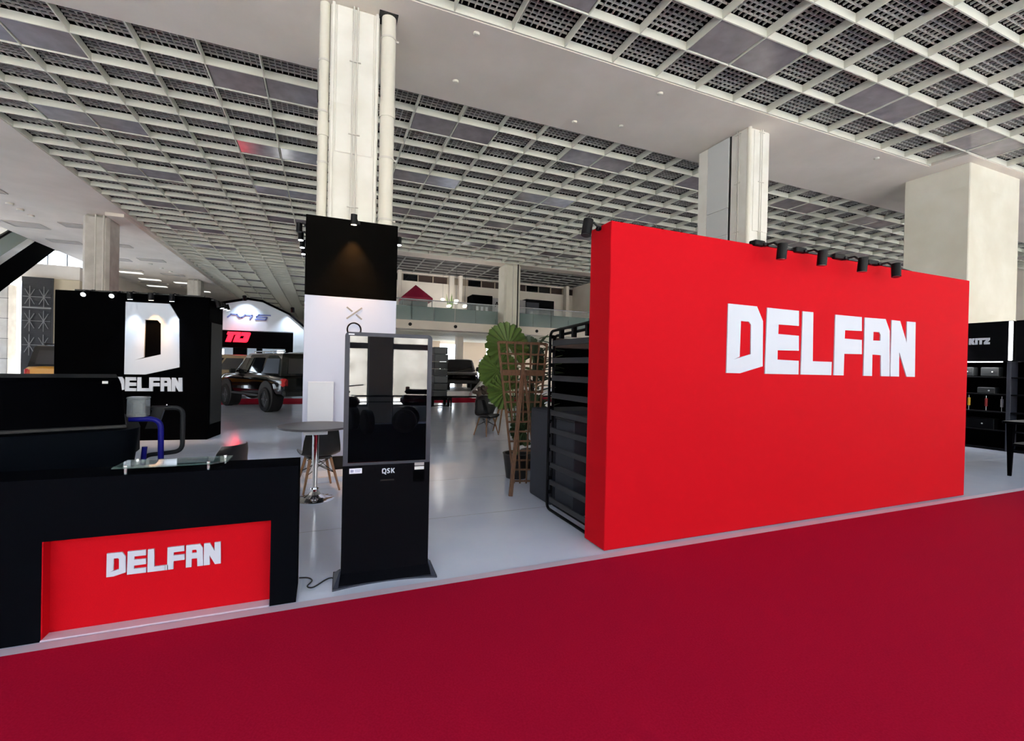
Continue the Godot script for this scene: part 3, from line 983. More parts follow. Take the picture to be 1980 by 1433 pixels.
	for q in [[12.3, "dark armchair left of the post at the right balustrade end"], [13.0, "dark armchair right behind the other one near the balustrade end"]]:
		var ch := thing("armchair", q[1], "chair", Vector3(q[0], 4.03, -26.0), 0.2, "dark chairs on the upper floor")
		b = MB.new(); b.cbox(Vector3(0, 0.42, 0), Vector3(0.55, 0.12, 0.5), 0.04); part("seat", b, M.rack_black, ch)
		b = MB.new(); b.cbox(Vector3(0, 0.7, -0.22), Vector3(0.55, 0.5, 0.08), 0.03); part("backrest", b, M.rack_slat, ch)
		for e in [[-1, -1], [1, -1], [-1, 1], [1, 1]]:
			b = MB.new(); b.cyl(Vector3(e[0] * 0.22, 0, e[1] * 0.2), Vector3(e[0] * 0.22, 0.4, e[1] * 0.2), 0.018, 0.018, 6); part("leg", b, M.rail_dark, ch)
	# under the upper floor: low ceiling ribs, beige wall with bright doorways
	for i in 12:
		b = MB.new()
		b.span(3.0, 34, 3.47, 3.55, -25.2 - i * 0.75, -25.12 - i * 0.75)
		part("rib", b, M.rib, m)
	w = struct("wall_lower")
	var holes := [[8.0, 9.4], [11.7, 12.9], [18.0, 21.0]]
	var x := 3.0
	for hh in holes:
		b = MB.new(); b.span(x, hh[0], 0, 3.55, -34.2, -34.0); part("wall", b, M.beige, w)
		b = MB.new(); b.span(hh[0], hh[1], 3.3, 3.55, -34.2, -34.0); part("lintel", b, M.plaster, w)
		x = hh[1]
	b = MB.new(); b.span(x, 34, 0, 3.55, -34.2, -34.0); part("wall", b, M.beige, w)


func blade(b: MB, a: Vector3, tip: Vector3, w: float):   # one pointed bent leaf
	var d := tip - a
	var side := d.cross(Vector3.UP).normalized() if absf(d.normalized().y) < 0.98 else Vector3.RIGHT
	var g := []
	for i in 6:
		var t := i / 5.0
		var p := a + d * t - Vector3(0, 0.22 * d.length() * t * t * (1.0 - absf(d.normalized().y)), 0)
		var hw := w * sin(PI * (0.12 + 0.86 * t)) * 0.5 + 0.002
		var up := side.cross(d).normalized() * hw * 0.35
		g.append([p - side * hw + up, p, p + side * hw + up])
	b.shell(g, 0.003)

func text_part(called: String, s: String, size: float, m: Material, parent: Node, at: Vector3, turn: float, depth := 0.02, weight := 800) -> MeshInstance3D:
	var f := SystemFont.new()
	f.font_names = PackedStringArray(["Droid Sans"])
	f.font_weight = weight
	var tm := TextMesh.new()
	tm.text = s
	tm.font = f
	tm.font_size = 64
	tm.pixel_size = size / 46.0
	tm.depth = depth
	var o := put(called, tm, m, parent)
	o.position = at
	o.rotation.y = turn
	return o


# ------------------------------------------------------------------ atrium at the far left
func atrium():
	var b := MB.new()
	var a := struct("wall_atrium", "end wall of the atrium with stone piers and a high window band")
	b = MB.new(); b.span(-26, -13.2, 7.75, 8.6, -34.4, -34.1); part("lintel", b, M.plaster, a)
	b = MB.new(); b.span(-26, -13.25, 6.1, 6.9, -36.0, -34.1); part("beam", b, M.plaster, a)
	b = MB.new(); b.cspan(-14.4, -13.2, 0.0, 6.1, -34.6, -34.0, 0.02); part("pier", b, M.pier_tan, a)
	b = MB.new(); b.cspan(-17.5, -16.9, 0.0, 6.1, -34.6, -33.9, 0.02); part("pier", b, M.stone, a)
	b = MB.new(); b.cspan(-16.7, -16.1, 0.0, 5.6, -34.4, -33.6, 0.02); part("pier", b, M.stone, a)
	for y in [1.5, 2.6, 3.7, 4.8]:
		b = MB.new(); b.span(-17.52, -16.08, y, y + 0.02, -33.62, -33.58); part("joint", b, M.gap_dark, a)
	# high window: the sky stands behind it
	for i in 3:
		b = MB.new(); b.span(-15.6 + i * 0.86, -14.78 + i * 0.86, 6.9, 7.75, -34.3, -34.29); part("window_pane", b, M.pane, a)
		b = MB.new(); b.span(-14.78 + i * 0.86, -14.74 + i * 0.86, 6.9, 7.75, -34.32, -34.26); part("window_bar", b, M.mullion, a)
	# glass door strip between the piers
	b = MB.new(); b.span(-16.1, -15.62, 0.0, 5.8, -34.3, -34.29); part("glass_strip", b, M.pane, a)
	# dark lattice screen
	var s := thing("lattice_screen", "dark patterned lattice screen beside the stone pier", "screen", Vector3(-15.0, 0, -33.85))
	b = MB.new(); b.span(-0.66, 0.7, 0.0, 6.1, -0.02, 0.0); part("backing", b, M.lattice_back, s)
	b = MB.new()
	for i in 56: b.span(-0.6, 0.6, 0.1 + i * 0.107, 0.14 + i * 0.107, 0.0, 0.03)
	part("slats", b, M.lattice_back, s).set_meta("kind", "stuff")
	for k in 2:
		for r in 3:
			b = MB.new()
			var c := Vector3(-0.3 + k * 0.6, 2.3 + r * 1.35, 0.03)
			for q in 8:
				var t := TAU * q / 8.0
				b.ribbon([Vector2(c.x, c.y), Vector2(c.x + cos(t) * 0.28, c.y + sin(t) * 0.58)], 0.03, 0.03, Transform3D(Basis.IDENTITY, Vector3(0, 0, 0.02)))
			part("rosette", b, M.lattice_grey, s)
	b = MB.new(); b.span(-0.62, 0.62, 4.35, 4.43, 0.0, 0.05); part("cross_bar", b, M.lattice_grey, s)
	# escalator: dark truss, steel skirt, glass side and handrail, climbing away
	var e := thing("escalator", "escalator with dark underside and glass side at the far left", "escalator", Vector3(-14.2, 0, -29.0))
	var sl := (7.717 - 4.636) / (33.779 - 29.05)
	var run := func(y0: float, y1: float, x0: float, x1: float, mt: Material, called: String):
		var bb := MB.new()
		var za := 7.05
		var zb := -9.0
		var p := []
		for yy in [y0, y1]:
			for q in [[x0, za], [x1, za], [x1, zb], [x0, zb]]:
				p.append(Vector3(q[0], yy - sl * q[1], q[1]))
		bb.hexa(p)
		part(called, bb, mt, e)
	run.call(4.62, 5.9, -1.6, 0.0, M.black_paint, "truss")
	run.call(5.9, 6.3, -1.6, 0.01, M.steel, "skirt")
	run.call(6.3, 7.15, -0.02, 0.0, M.green_glass, "glass_side")
	run.call(7.15, 7.28, -0.06, 0.04, M.black_satin, "handrail")


# ------------------------------------------------------------------ lettering of the stand
const L_D := [Vector2(0.003, 0.684), Vector2(0.394, 0.683), Vector2(0.484, 0.539), Vector2(0.495, 0.076), Vector2(0.182, 0.0), Vector2(0.0, 0.0)]
const L_DH := [Vector2(0.178, 0.521), Vector2(0.288, 0.522), Vector2(0.319, 0.49), Vector2(0.323, 0.195), Vector2(0.089, 0.135), Vector2(0.172, 0.165)]
const L_E := [Vector2(0.541, 0.681), Vector2(1.014, 0.679), Vector2(1.02, 0.519), Vector2(0.712, 0.518), Vector2(0.71, 0.418), Vector2(1.023, 0.413), Vector2(1.029, 0.254), Vector2(0.707, 0.248), Vector2(0.708, 0.15), Vector2(1.03, 0.146), Vector2(1.033, 0.0), Vector2(0.531, 0.0)]
const L_L := [Vector2(1.075, 0.679), Vector2(1.242, 0.679), Vector2(1.252, 0.147), Vector2(1.567, 0.147), Vector2(1.563, 0.0), Vector2(1.069, 0.0)]
const L_F := [Vector2(1.609, 0.677), Vector2(2.072, 0.678), Vector2(2.078, 0.518), Vector2(1.78, 0.512), Vector2(1.777, 0.417), Vector2(2.083, 0.414), Vector2(2.089, 0.25), Vector2(1.777, 0.245), Vector2(1.774, 0.0), Vector2(1.606, 0.0)]
const L_A := [Vector2(2.129, 0.677), Vector2(2.518, 0.682), Vector2(2.603, 0.547), Vector2(2.623, 0.0), Vector2(2.457, 0.0), Vector2(2.446, 0.25), Vector2(2.284, 0.252), Vector2(2.287, 0.0), Vector2(2.128, 0.0)]
const L_AH := [Vector2(2.294, 0.52), Vector2(2.405, 0.521), Vector2(2.432, 0.487), Vector2(2.428, 0.42), Vector2(2.291, 0.417)]
const L_N := [Vector2(2.64, 0.678), Vector2(2.807, 0.676), Vector2(2.949, 0.416), Vector2(2.946, 0.679), Vector2(3.124, 0.68), Vector2(3.138, 0.0), Vector2(2.968, 0.0), Vector2(2.804, 0.296), Vector2(2.813, 0.0), Vector2(2.639, 0.0)]

func sign_letters(parent: Node, xf: Transform3D, sx: float, sy: float, depth: float, joined := false):
	var sc := func(a: Array) -> Array: return a.map(func(v): return Vector2(v.x * sx, v.y * sy))
	for l in [[L_D, L_DH], [L_E, []], [L_L, []], [L_F, []], [L_A, L_AH], [L_N, []]]:
		var b := MB.new()
		b.prism(sc.call(l[0]), depth, xf, sc.call(l[1]))
		part("letter", b, M.letter_white, parent)
	if joined:   # on the small signs the foot of the L runs into the F
		var b := MB.new()
		b.prism(sc.call([Vector2(1.55, 0.147), Vector2(1.63, 0.147), Vector2(1.63, 0.0), Vector2(1.55, 0.0)]), depth, xf)
		part("letter_link", b, M.letter_white, parent)

# a cylinder spot on a swivel; lens kind: "" off, "cool", "warm"
func spot_lamp(label: String, group: String, at: Vector3, mount: Vector3, aim: Vector3, lit := "", energy := 0.0, r := 0.046, l := 0.155, angle := 32.0) -> Node3D:
	var t := thing("spotlight", label, "spotlight", at, 0.0, group)
	aim = aim.normalized()
	var b := MB.new()
	b.cyl(-aim * l * 0.5, aim * l * 0.47, r, r, 20)
	part("lamp_body", b, M.spot_body, t)
	b = MB.new()
	b.cyl(aim * l * 0.47, aim * l * 0.5, r * 0.86, r * 0.86, 20)
	part("lens", b, M.lens_off if lit == "" else M["lens_" + lit], t)
	b = MB.new()
	b.tube([-aim * l * 0.25, -aim * l * 0.25 + (mount - at) * 0.5 + Vector3(0, 0.015, 0), mount - at], 0.011)
	part("arm", b, M.track, t)
	b = MB.new()
	b.cbox(mount - at, Vector3(0.06, 0.035, 0.05), 0.008)
	part("mount", b, M.track, t)
	if lit != "" and energy > 0.0:
		var s := SpotLight3D.new()
		t.add_child(s)
		s.position = aim * (l * 0.5 + 0.012)
		s.basis = Basis.looking_at(aim, Vector3.UP if absf(aim.y) < 0.95 else Vector3.BACK)
		s.light_color = Color(1.0, 0.72, 0.4) if lit == "warm" else Color(0.92, 0.95, 1.0)
		s.light_energy = energy
		s.spot_range = 60.0
		s.spot_attenuation = 2.0
		s.spot_angle = angle
		s.light_size = 0.03
		s.shadow_enabled = true
	return t

func red_wall():
	var t := thing("display_wall", "large red display wall with white lettering", "wall", Vector3(2.29, 0, -3.38))
	var b := MB.new()
	b.cspan(0.0, 5.72, 0.012, 2.905, -0.33, 0.0, 0.006)
	part("panel", b, M.red_paint, t)
	sign_letters(t, Transform3D(Basis.IDENTITY, Vector3(1.371, 1.595, 0.0)), 1.0, 1.0, 0.011)
	var k := thing("spotlight_track", "black lighting track along the top edge of the red wall", "track", Vector3(3.98, 2.905, -3.4))
	b = MB.new()
	b.cspan(0.0, 2.2, 0.0, 0.03, -0.02, 0.02, 0.005)
	part("rail", b, M.track, k)
	for i in 4:
		b = MB.new()
		b.cspan([0.0, 0.6, 1.22, 1.82][i], [0.14, 0.76, 1.4, 2.0][i], -0.015, 0.04, -0.025, 0.06, 0.008)
		part("driver_box", b, M.spot_body, k)
	var names := ["first cylinder spotlight from the left on the red wall front", "second cylinder spotlight from the left on the red wall front", "third cylinder spotlight from the left on the red wall front", "rightmost cylinder spotlight on the red wall front"]
	for i in 4:
		var x: float = [4.174, 4.773, 5.434, 6.04][i]
		spot_lamp(names[i], "spotlights on the red wall", Vector3(x, 2.81, -3.2), Vector3(x - 0.06, 2.905, -3.34), Vector3(-0.04, -1, -0.06) if i < 3 else Vector3(-0.12, -1, 0.1))
	spot_lamp("single tilted cylinder spotlight at the left end of the red wall", "spotlights on the red wall", Vector3(2.18, 2.885, -3.6), Vector3(2.285, 2.88, -3.56), Vector3(-0.22, -0.95, 0.1))
	b = MB.new()
	b.tube([Vector3(6.1, 2.92, -3.44), Vector3(6.4, 2.93, -3.4), Vector3(6.62, 2.925, -3.42), Vector3(7.0, 2.912, -3.46)], 0.008)
	tag(part("power_cord", b, M.wire), "thin black cord lying on top of the red wall", "cord")

func counter():
	var t := thing("reception_counter", "black reception counter with a red lettered front", "counter", Vector3(-0.153, 0, -3.36))
	var x0 := -2.4
	var b := MB.new()
	b.prism([Vector2(x0, 0.0), Vector2(x0, 0.915), Vector2(0.0, 0.915), Vector2(0.0, 0.0), Vector2(-0.157, 0.0), Vector2(-0.157, 0.565), Vector2(-1.3, 0.565), Vector2(-1.3, 0.0)], 0.3, Transform3D(Basis.IDENTITY, Vector3(0, 0, -0.3)))
	part("body", b, M.black_cloth, t)
	b = MB.new()
	b.cspan(-1.31, -0.15, 0.0, 0.57, -0.16, -0.08, 0.004)
	part("front_panel", b, M.red_paint, t)
	b = MB.new()
	b.cspan(-1.305, -1.295, 0.0, 0.565, -0.08, -0.002, 0.002)
	part("panel_return", b, M.red_paint, t)
	b = MB.new()
	b.cspan(-1.3, -0.158, 0.0, 0.012, -0.08, 0.01, 0.003)
	part("base_strip", b, M.tape, t)
	sign_letters(t, Transform3D(Basis.IDENTITY, Vector3(-1.034, 0.296, -0.08)), 0.586 / 3.138, 0.14 / 0.68, 0.012, true)
	# glass plate on four standoffs
	var g := thing("glass_shelf", "clear glass plate on steel standoffs on the black counter", "shelf", Vector3(-0.87, 0.915, -3.485))
	b = MB.new()
	var pl := []
	for q in [[-0.28, 0.12], [0.22, 0.12], [0.3, 0.05], [0.3, -0.12], [-0.28, -0.12]]: pl.append(Vector2(q[0], q[1]))
	b.prism(pl, 0.008, Transform3D(Basis(Vector3.RIGHT, Vector3.BACK, Vector3.DOWN), Vector3(0, 0.046, 0)))
	part("plate", b, M.desk_glass, g)
	for q in [[-0.22, 0.095], [0.2, 0.095], [-0.22, -0.095], [0.26, -0.09]]:
		b = MB.new()
		b.cyl(Vector3(q[0], 0, q[1]), Vector3(q[0], 0.038, q[1]), 0.009, 0.009, 12)
		b.cyl(Vector3(q[0], 0.046, q[1]), Vector3(q[0], 0.055, q[1]), 0.011, 0.011, 12)
		part("standoff", b, M.steel, g)

func kiosk():
	var t := thing("kiosk", "free standing black touch screen kiosk beside the counter", "kiosk", Vector3(0.447, 0, -3.515), deg_to_rad(-2.23))
	var b := MB.new()
	var poly := []
	var w := 0.316
	for q in [[-w, 0.0], [w, 0.0]]: poly.append(Vector2(q[0], q[1] + 0.03))
	for k in 5: poly.append(Vector2(w - 0.03 + 0.03 * cos(k * PI / 8), 1.806 + 0.03 * sin(k * PI / 8)))
	for k in 5: poly.append(Vector2(-w + 0.03 + 0.03 * cos(PI / 2 + k * PI / 8), 1.806 + 0.03 * sin(PI / 2 + k * PI / 8)))
	b.prism(poly, 0.05, Transform3D(Basis.IDENTITY, Vector3(0, 0, -0.05)))
	part("body", b, M.kiosk_body, t)
	b = MB.new()   # frame round the screen
	var outer := []
	for k in 5: outer.append(Vector2(w - 0.03 + 0.03 * cos(k * PI / 8), 1.806 + 0.03 * sin(k * PI / 8)))
	for k in 5: outer.append(Vector2(-w + 0.03 + 0.03 * cos(PI / 2 + k * PI / 8), 1.806 + 0.03 * sin(PI / 2 + k * PI / 8)))
	outer.append(Vector2(-w, 0.86)); outer.append(Vector2(w, 0.86))
	b.prism(outer, 0.006, Transform3D.IDENTITY, [Vector2(-0.282, 0.878), Vector2(-0.282, 1.808), Vector2(0.282, 1.808), Vector2(0.282, 0.878)])
	part("bezel", b, M.kiosk_frame, t)
	b = MB.new()
	b.span(-0.282, 0.282, 0.878, 1.808, 0.0, 0.003)
	part("screen", b, M.screen_glass, t)
	b = MB.new(); b.span(-0.292, -0.252, 1.815, 1.824, 0.006, 0.007); part("badge", b, M.sticker, t)
	b = MB.new(); b.cspan(-0.27, -0.182, 0.8, 0.838, 0.0, 0.002, 0.001); part("sticker", b, M.sticker, t)
	b = MB.new(); b.span(-0.262, -0.24, 0.81, 0.828, 0.002, 0.0025); b.span(-0.232, -0.19, 0.823, 0.828, 0.002, 0.0025); b.span(-0.232, -0.196, 0.811, 0.816, 0.002, 0.0025); part("sticker_print", b, M.sticker_ink, t)
	# logo: a framed Q followed by S and K
	b = MB.new()
	var z := Transform3D.IDENTITY
	b.span(-0.038, -0.033, 0.79, 0.826, 0.0, 0.002)
	part("logo_bar", b, M.letter_white, t)
	text_part("logo", "QSK", 0.036, M.letter_white, t, Vector3(0.005, 0.808, 0.001), 0.0, 0.003)
	b = MB.new(); b.span(-0.05, 0.05, 0.734, 0.744, 0.0, 0.001); part("card_slot", b, M.gap_dark, t)
	b = MB.new(); b.cspan(0.2, 0.272, 0.836, 0.87, 0.0, 0.003, 0.001); part("label_plate", b, M.logo_grey, t)
	b = MB.new(); b.cspan(0.2, 0.272, 0.806, 0.83, 0.0, 0.003, 0.001); part("label_plate", b, M.panel_grey, t)
	for i in 2:
		b = MB.new(); b.span(0.243 + i * 0.014, 0.253 + i * 0.014, 0.813, 0.825, 0.003, 0.004); part("symbol", b, M.letter_white, t)
	b = MB.new(); b.span(0.19, 0.278, 0.712, 0.795, 0.0, 0.001); part("reader_pad", b, M.black_paint, t)
	# flared foot
	b = MB.new()
	var fp := [Vector2(-0.37, 0.2), Vector2(0.37, 0.2)]
	for i in 13:
		var u := 0.37 - 0.74 * i / 12.0
		fp.append(Vector2(u, -0.105 + 0.05 * (1.0 - pow(absf(u) / 0.37, 2.0))))
	b.prism(fp, 0.012, Transform3D(Basis(Vector3.RIGHT, Vector3.FORWARD, Vector3.UP), Vector3(0, 0.0, 0)))
	part("foot_plate", b, M.kiosk_frame, t)
	b = MB.new()
	b.hexa([Vector3(-0.33, 0.012, -0.17), Vector3(0.33, 0.012, -0.17), Vector3(0.33, 0.012, 0.06), Vector3(-0.33, 0.012, 0.06), Vector3(-0.317, 0.07, -0.05), Vector3(0.317, 0.07, -0.05), Vector3(0.317, 0.07, 0.002), Vector3(-0.317, 0.07, 0.002)])
	part("foot", b, M.kiosk_body, t)
	for sd in [-1, 1]:
		b = MB.new()
		b.hexa([Vector3(sd * 0.33, 0.012, -0.18), Vector3(sd * 0.365, 0.012, -0.18), Vector3(sd * 0.365, 0.012, 0.09), Vector3(sd * 0.33, 0.012, 0.09), Vector3(sd * 0.317, 0.09, -0.05), Vector3(sd * 0.325, 0.09, -0.05), Vector3(sd * 0.325, 0.09, 0.0), Vector3(sd * 0.317, 0.09, 0.0)])
		part("foot_gusset", b, M.kiosk_frame, t)
	# power cord to the counter
	var pts := []
	var pp := [Vector2(-0.15, -3.72), Vector2(-0.09, -3.7), Vector2(-0.06, -3.64), Vector2(-0.09, -3.56), Vector2(-0.05, -3.53), Vector2(0.03, -3.62), Vector2(0.075, -3.64), Vector2(0.1, -3.58), Vector2(0.13, -3.56), Vector2(0.2, -3.6)]
	var cv := Curve3D.new()
	for i in pp.size():
		var d: Vector2 = (pp[mini(i + 1, pp.size() - 1)] - pp[maxi(i - 1, 0)]) * 0.17
		cv.add_point(Vector3(pp[i].x, 0.006, pp[i].y), Vector3(-d.x, 0, -d.y), Vector3(d.x, 0, d.y))
	cv.bake_interval = 0.02
	for p in cv.get_baked_points(): pts.append(p)
	b = MB.new()
	b.tube(pts, 0.005, 6)
	tag(part("power_cord", b, M.wire), "black cord on the floor between counter and kiosk", "cord")

func tower():
	var t := thing("column_tower", "tall stand tower, black above and white below, round the column", "tower", Vector3(0.355, 0, -8.3))
	var b := MB.new()
	b.cspan(-0.645, 0.645, 2.59, 3.74, -1.2, 1.1, 0.006)
	part("black_casing", b, M.tower_black, t)
	b = MB.new()
	b.cspan(-0.645, 0.645, 0.24, 2.588, -1.2, 1.1, 0.006)
	part("white_casing", b, M.tower_white, t)
	b = MB.new()
	b.span(-0.58, 0.58, 0.0, 0.24, -1.15, 1.03)
	part("plinth", b, M.gap_dark, t)
	# upright lettering read from below: X over O
	var xf := Transform3D(Basis.IDENTITY, Vector3(0.035, 0, 1.1))
	b = MB.new(); b.ribbon([Vector2(-0.1, 2.44), Vector2(-0.035, 2.39)], 0.022, 0.006, xf); b.ribbon([Vector2(0.03, 2.34), Vector2(0.1, 2.28)], 0.022, 0.006, xf); b.ribbon([Vector2(-0.1, 2.28), Vector2(0.1, 2.44)], 0.022, 0.006, xf)
	part("letter", b, M.logo_grey, t)
	for k in 2:
		b = MB.new()
		var ring := []
		for i in 33: ring.append(Vector2(cos(TAU * i / 32.0) * 0.095, 2.12 - k * 0.28 + sin(TAU * i / 32.0) * 0.095))
		b.ribbon(ring, 0.022, 0.006, xf)
		part("letter", b, M.logo_grey, t)
	spot_lamp("lit cylinder spotlight on the front of the black tower", "spotlights on the tower", Vector3(0.352, 3.7, -7.04), Vector3(0.42, 3.7, -7.195), Vector3(0, -1, -0.1), "warm", 4.2, 0.045, 0.15, 34.0)
	var ln := ["foremost cylinder spotlight on the left side of the tower", "second cylinder spotlight on the left side of the tower", "third cylinder spotlight on the left side of the tower", "hindmost cylinder spotlight on the left side of the tower"]
	for i in 4:
		var zz: float = [-7.5, -8.0, -8.5, -9.0][i]
		spot_lamp(ln[i], "spotlights on the tower", Vector3(-0.39, 3.61, zz), Vector3(-0.295, 3.66, zz), Vector3(0, -1, 0.1), "" if i == 0 else "cool", 0.0 if i == 0 else 0.7, 0.042, 0.13, 30.0)
	for i in 2:
		var zz: float = [-7.55, -8.3][i]
		spot_lamp(["foremost cylinder spotlight on the right side of the tower", "rear cylinder spotlight on the right side of the tower"][i], "spotlights on the tower", Vector3(1.07, 3.6, zz), Vector3(1.005, 3.64, zz), Vector3(0, -1, 0.1), "cool", 0.7, 0.042, 0.13, 30.0)
	# white board leaning on the tower and an open white box at its foot
	var w := thing("leaning_board", "thin white board leaning against the white tower", "board", Vector3(-0.05, 0, -7.1))
	b = MB.new()
	b.cbox(Vector3(0, 0.68, 0.0), Vector3(0.345, 1.32, 0.03), 0.005, Basis.from_euler(Vector3(deg_to_rad(-3.0), 0, 0)))
	part("board", b, M.board_white, w)
	var q := thing("open_box", "open white carton on the floor before the tower", "box", Vector3(0.05, 0, -6.8), 0.15)
	b = MB.new()
	b.span(-0.26, 0.26, 0.0, 0.01, -0.16, 0.16)
	part("bottom", b, M.board_white, q)
	for s in [-1, 1]:
		b = MB.new(); b.hexa([Vector3(s * 0.26, 0.01, -0.16), Vector3(s * 0.27, 0.01, -0.16), Vector3(s * 0.27, 0.01, 0.16), Vector3(s * 0.26, 0.01, 0.16), Vector3(s * 0.3, 0.1, -0.18), Vector3(s * 0.31, 0.1, -0.18), Vector3(s * 0.31, 0.1, 0.18), Vector3(s * 0.3, 0.1, 0.18)]); part("flap", b, M.board_white, q)
		b = MB.new(); b.hexa([Vector3(-0.26, 0.01, s * 0.16), Vector3(0.26, 0.01, s * 0.16), Vector3(0.26, 0.01, s * 0.17), Vector3(-0.26, 0.01, s * 0.17), Vector3(-0.28, 0.08, s * 0.2), Vector3(0.28, 0.08, s * 0.2), Vector3(0.28, 0.08, s * 0.21), Vector3(-0.28, 0.08, s * 0.21)]); part("flap", b, M.board_white, q)

func make_chair(label: String, at: Vector3, turn: float) -> Node3D:
	var t := thing("shell_chair", label, "chair", at, turn, "black shell chairs with wooden legs")
	var prof := [Vector2(0.235, 0.425), Vector2(0.22, 0.445), Vector2(0.15, 0.45), Vector2(0.05, 0.44), Vector2(-0.07, 0.432), Vector2(-0.15, 0.445), Vector2(-0.2, 0.49), Vector2(-0.225, 0.56), Vector2(-0.245, 0.65), Vector2(-0.27, 0.75), Vector2(-0.29, 0.815)]
	var wid := [0.19, 0.205, 0.222, 0.23, 0.232, 0.23, 0.225, 0.22, 0.21, 0.19, 0.15]
	var g := []
	for i in prof.size():
		var row := []
		for j in 9:
			var s := -1.0 + j * 0.25
			var lift := 0.05 * pow(absf(s), 3.0)
			var back := clampf((i - 4) / 4.0, 0.0, 1.0)
			var p := Vector3(s * wid[i], prof[i].y + lift * (1.0 - back), prof[i].x + lift * back * 1.4)
			row.append(p)
		g.append(row)
	var b := MB.new()
	b.shell(g, 0.012)
	part("seat_shell", b, M.chair_black, t)
	for q in [[-1, -1], [1, -1], [-1, 1], [1, 1]]:
		b = MB.new()
		b.cyl(Vector3(q[0] * 0.12, 0.42, q[1] * 0.11), Vector3(q[0] * 0.215, 0.0, q[1] * 0.2), 0.02, 0.012, 12)
		part("leg", b, M.leg_wood, t)
	b = MB.new()
	for s in [-1, 1]:
		b.tube([Vector3(s * 0.165, 0.22, -0.155), Vector3(-s * 0.13, 0.38, 0.0), Vector3(s * 0.165, 0.22, 0.155)], 0.005, 6)
		b.tube([Vector3(-0.165, 0.22, s * 0.155), Vector3(0.0, 0.38, -s * 0.12), Vector3(0.165, 0.22, s * 0.155)], 0.005, 6)
	part("wire_brace", b, M.wire, t)
	b = MB.new()
	b.cspan(-0.14, 0.14, 0.4, 0.43, -0.13, 0.13, 0.006)
	part("seat_mount", b, M.wire, t)
	return t

func bistro():
	var t := thing("bistro_table", "round dark bistro table on a chrome post", "table", Vector3(-0.087, 0, -5.86))
	var b := MB.new()
	b.lathe([Vector2(0.0, 0.848), Vector2(0.40, 0.848), Vector2(0.41, 0.854), Vector2(0.41, 0.868), Vector2(0.406, 0.872), Vector2(0.0, 0.872)], Transform3D.IDENTITY, 48)
	part("table_top", b, M.table_top, t)
	b = MB.new()
	b.cspan(-0.13, 0.13, 0.775, 0.846, -0.13, 0.13, 0.006)
	part("mounting_box", b, M.board_white, t)
	b = MB.new()
	b.cyl(Vector3(0, 0.42, 0), Vector3(0, 0.78, 0), 0.036, 0.036, 24)
	b.cyl(Vector3(0, 0.1, 0), Vector3(0, 0.43, 0), 0.03, 0.03, 24)
	part("post", b, M.chrome, t)
	b = MB.new()
	b.lathe([Vector2(0.215, 0.0), Vector2(0.22, 0.006), Vector2(0.2, 0.014), Vector2(0.12, 0.032), Vector2(0.07, 0.06), Vector2(0.045, 0.095), Vector2(0.042, 0.12), Vector2(0.05, 0.125), Vector2(0.045, 0.14), Vector2(0.03, 0.142)], Transform3D.IDENTITY, 40)
	part("base", b, M.chrome, t)
	var c := make_chair("black shell chair with wooden legs behind the bistro table", Vector3(-0.06, 0, -6.32), PI + 0.25)
	copy(c, Vector3(-0.97, 0, -5.15), -2.15, "black shell chair showing only its back above the counter")
	copy(c, Vector3(3.55, 0, -10.2), 0.5, "black shell chair at the far wooden table before the red carpet")
	var w := thing("wooden_table", "far low table with splayed wooden legs", "table", Vector3(4.15, 0, -10.6))
	b = MB.new(); b.lathe([Vector2(0.0, 0.7), Vector2(0.4, 0.7), Vector2(0.4, 0.73), Vector2(0.0, 0.73)], Transform3D.IDENTITY, 24); part("table_top", b, M.furniture_white, w)
	for k in 4:
		b = MB.new()
		var a := PI / 4 + k * PI / 2
		b.cyl(Vector3(cos(a) * 0.1, 0.7, sin(a) * 0.1), Vector3(cos(a) * 0.3, 0, sin(a) * 0.3), 0.025, 0.016, 10)
		part("leg", b, M.leg_wood, w)

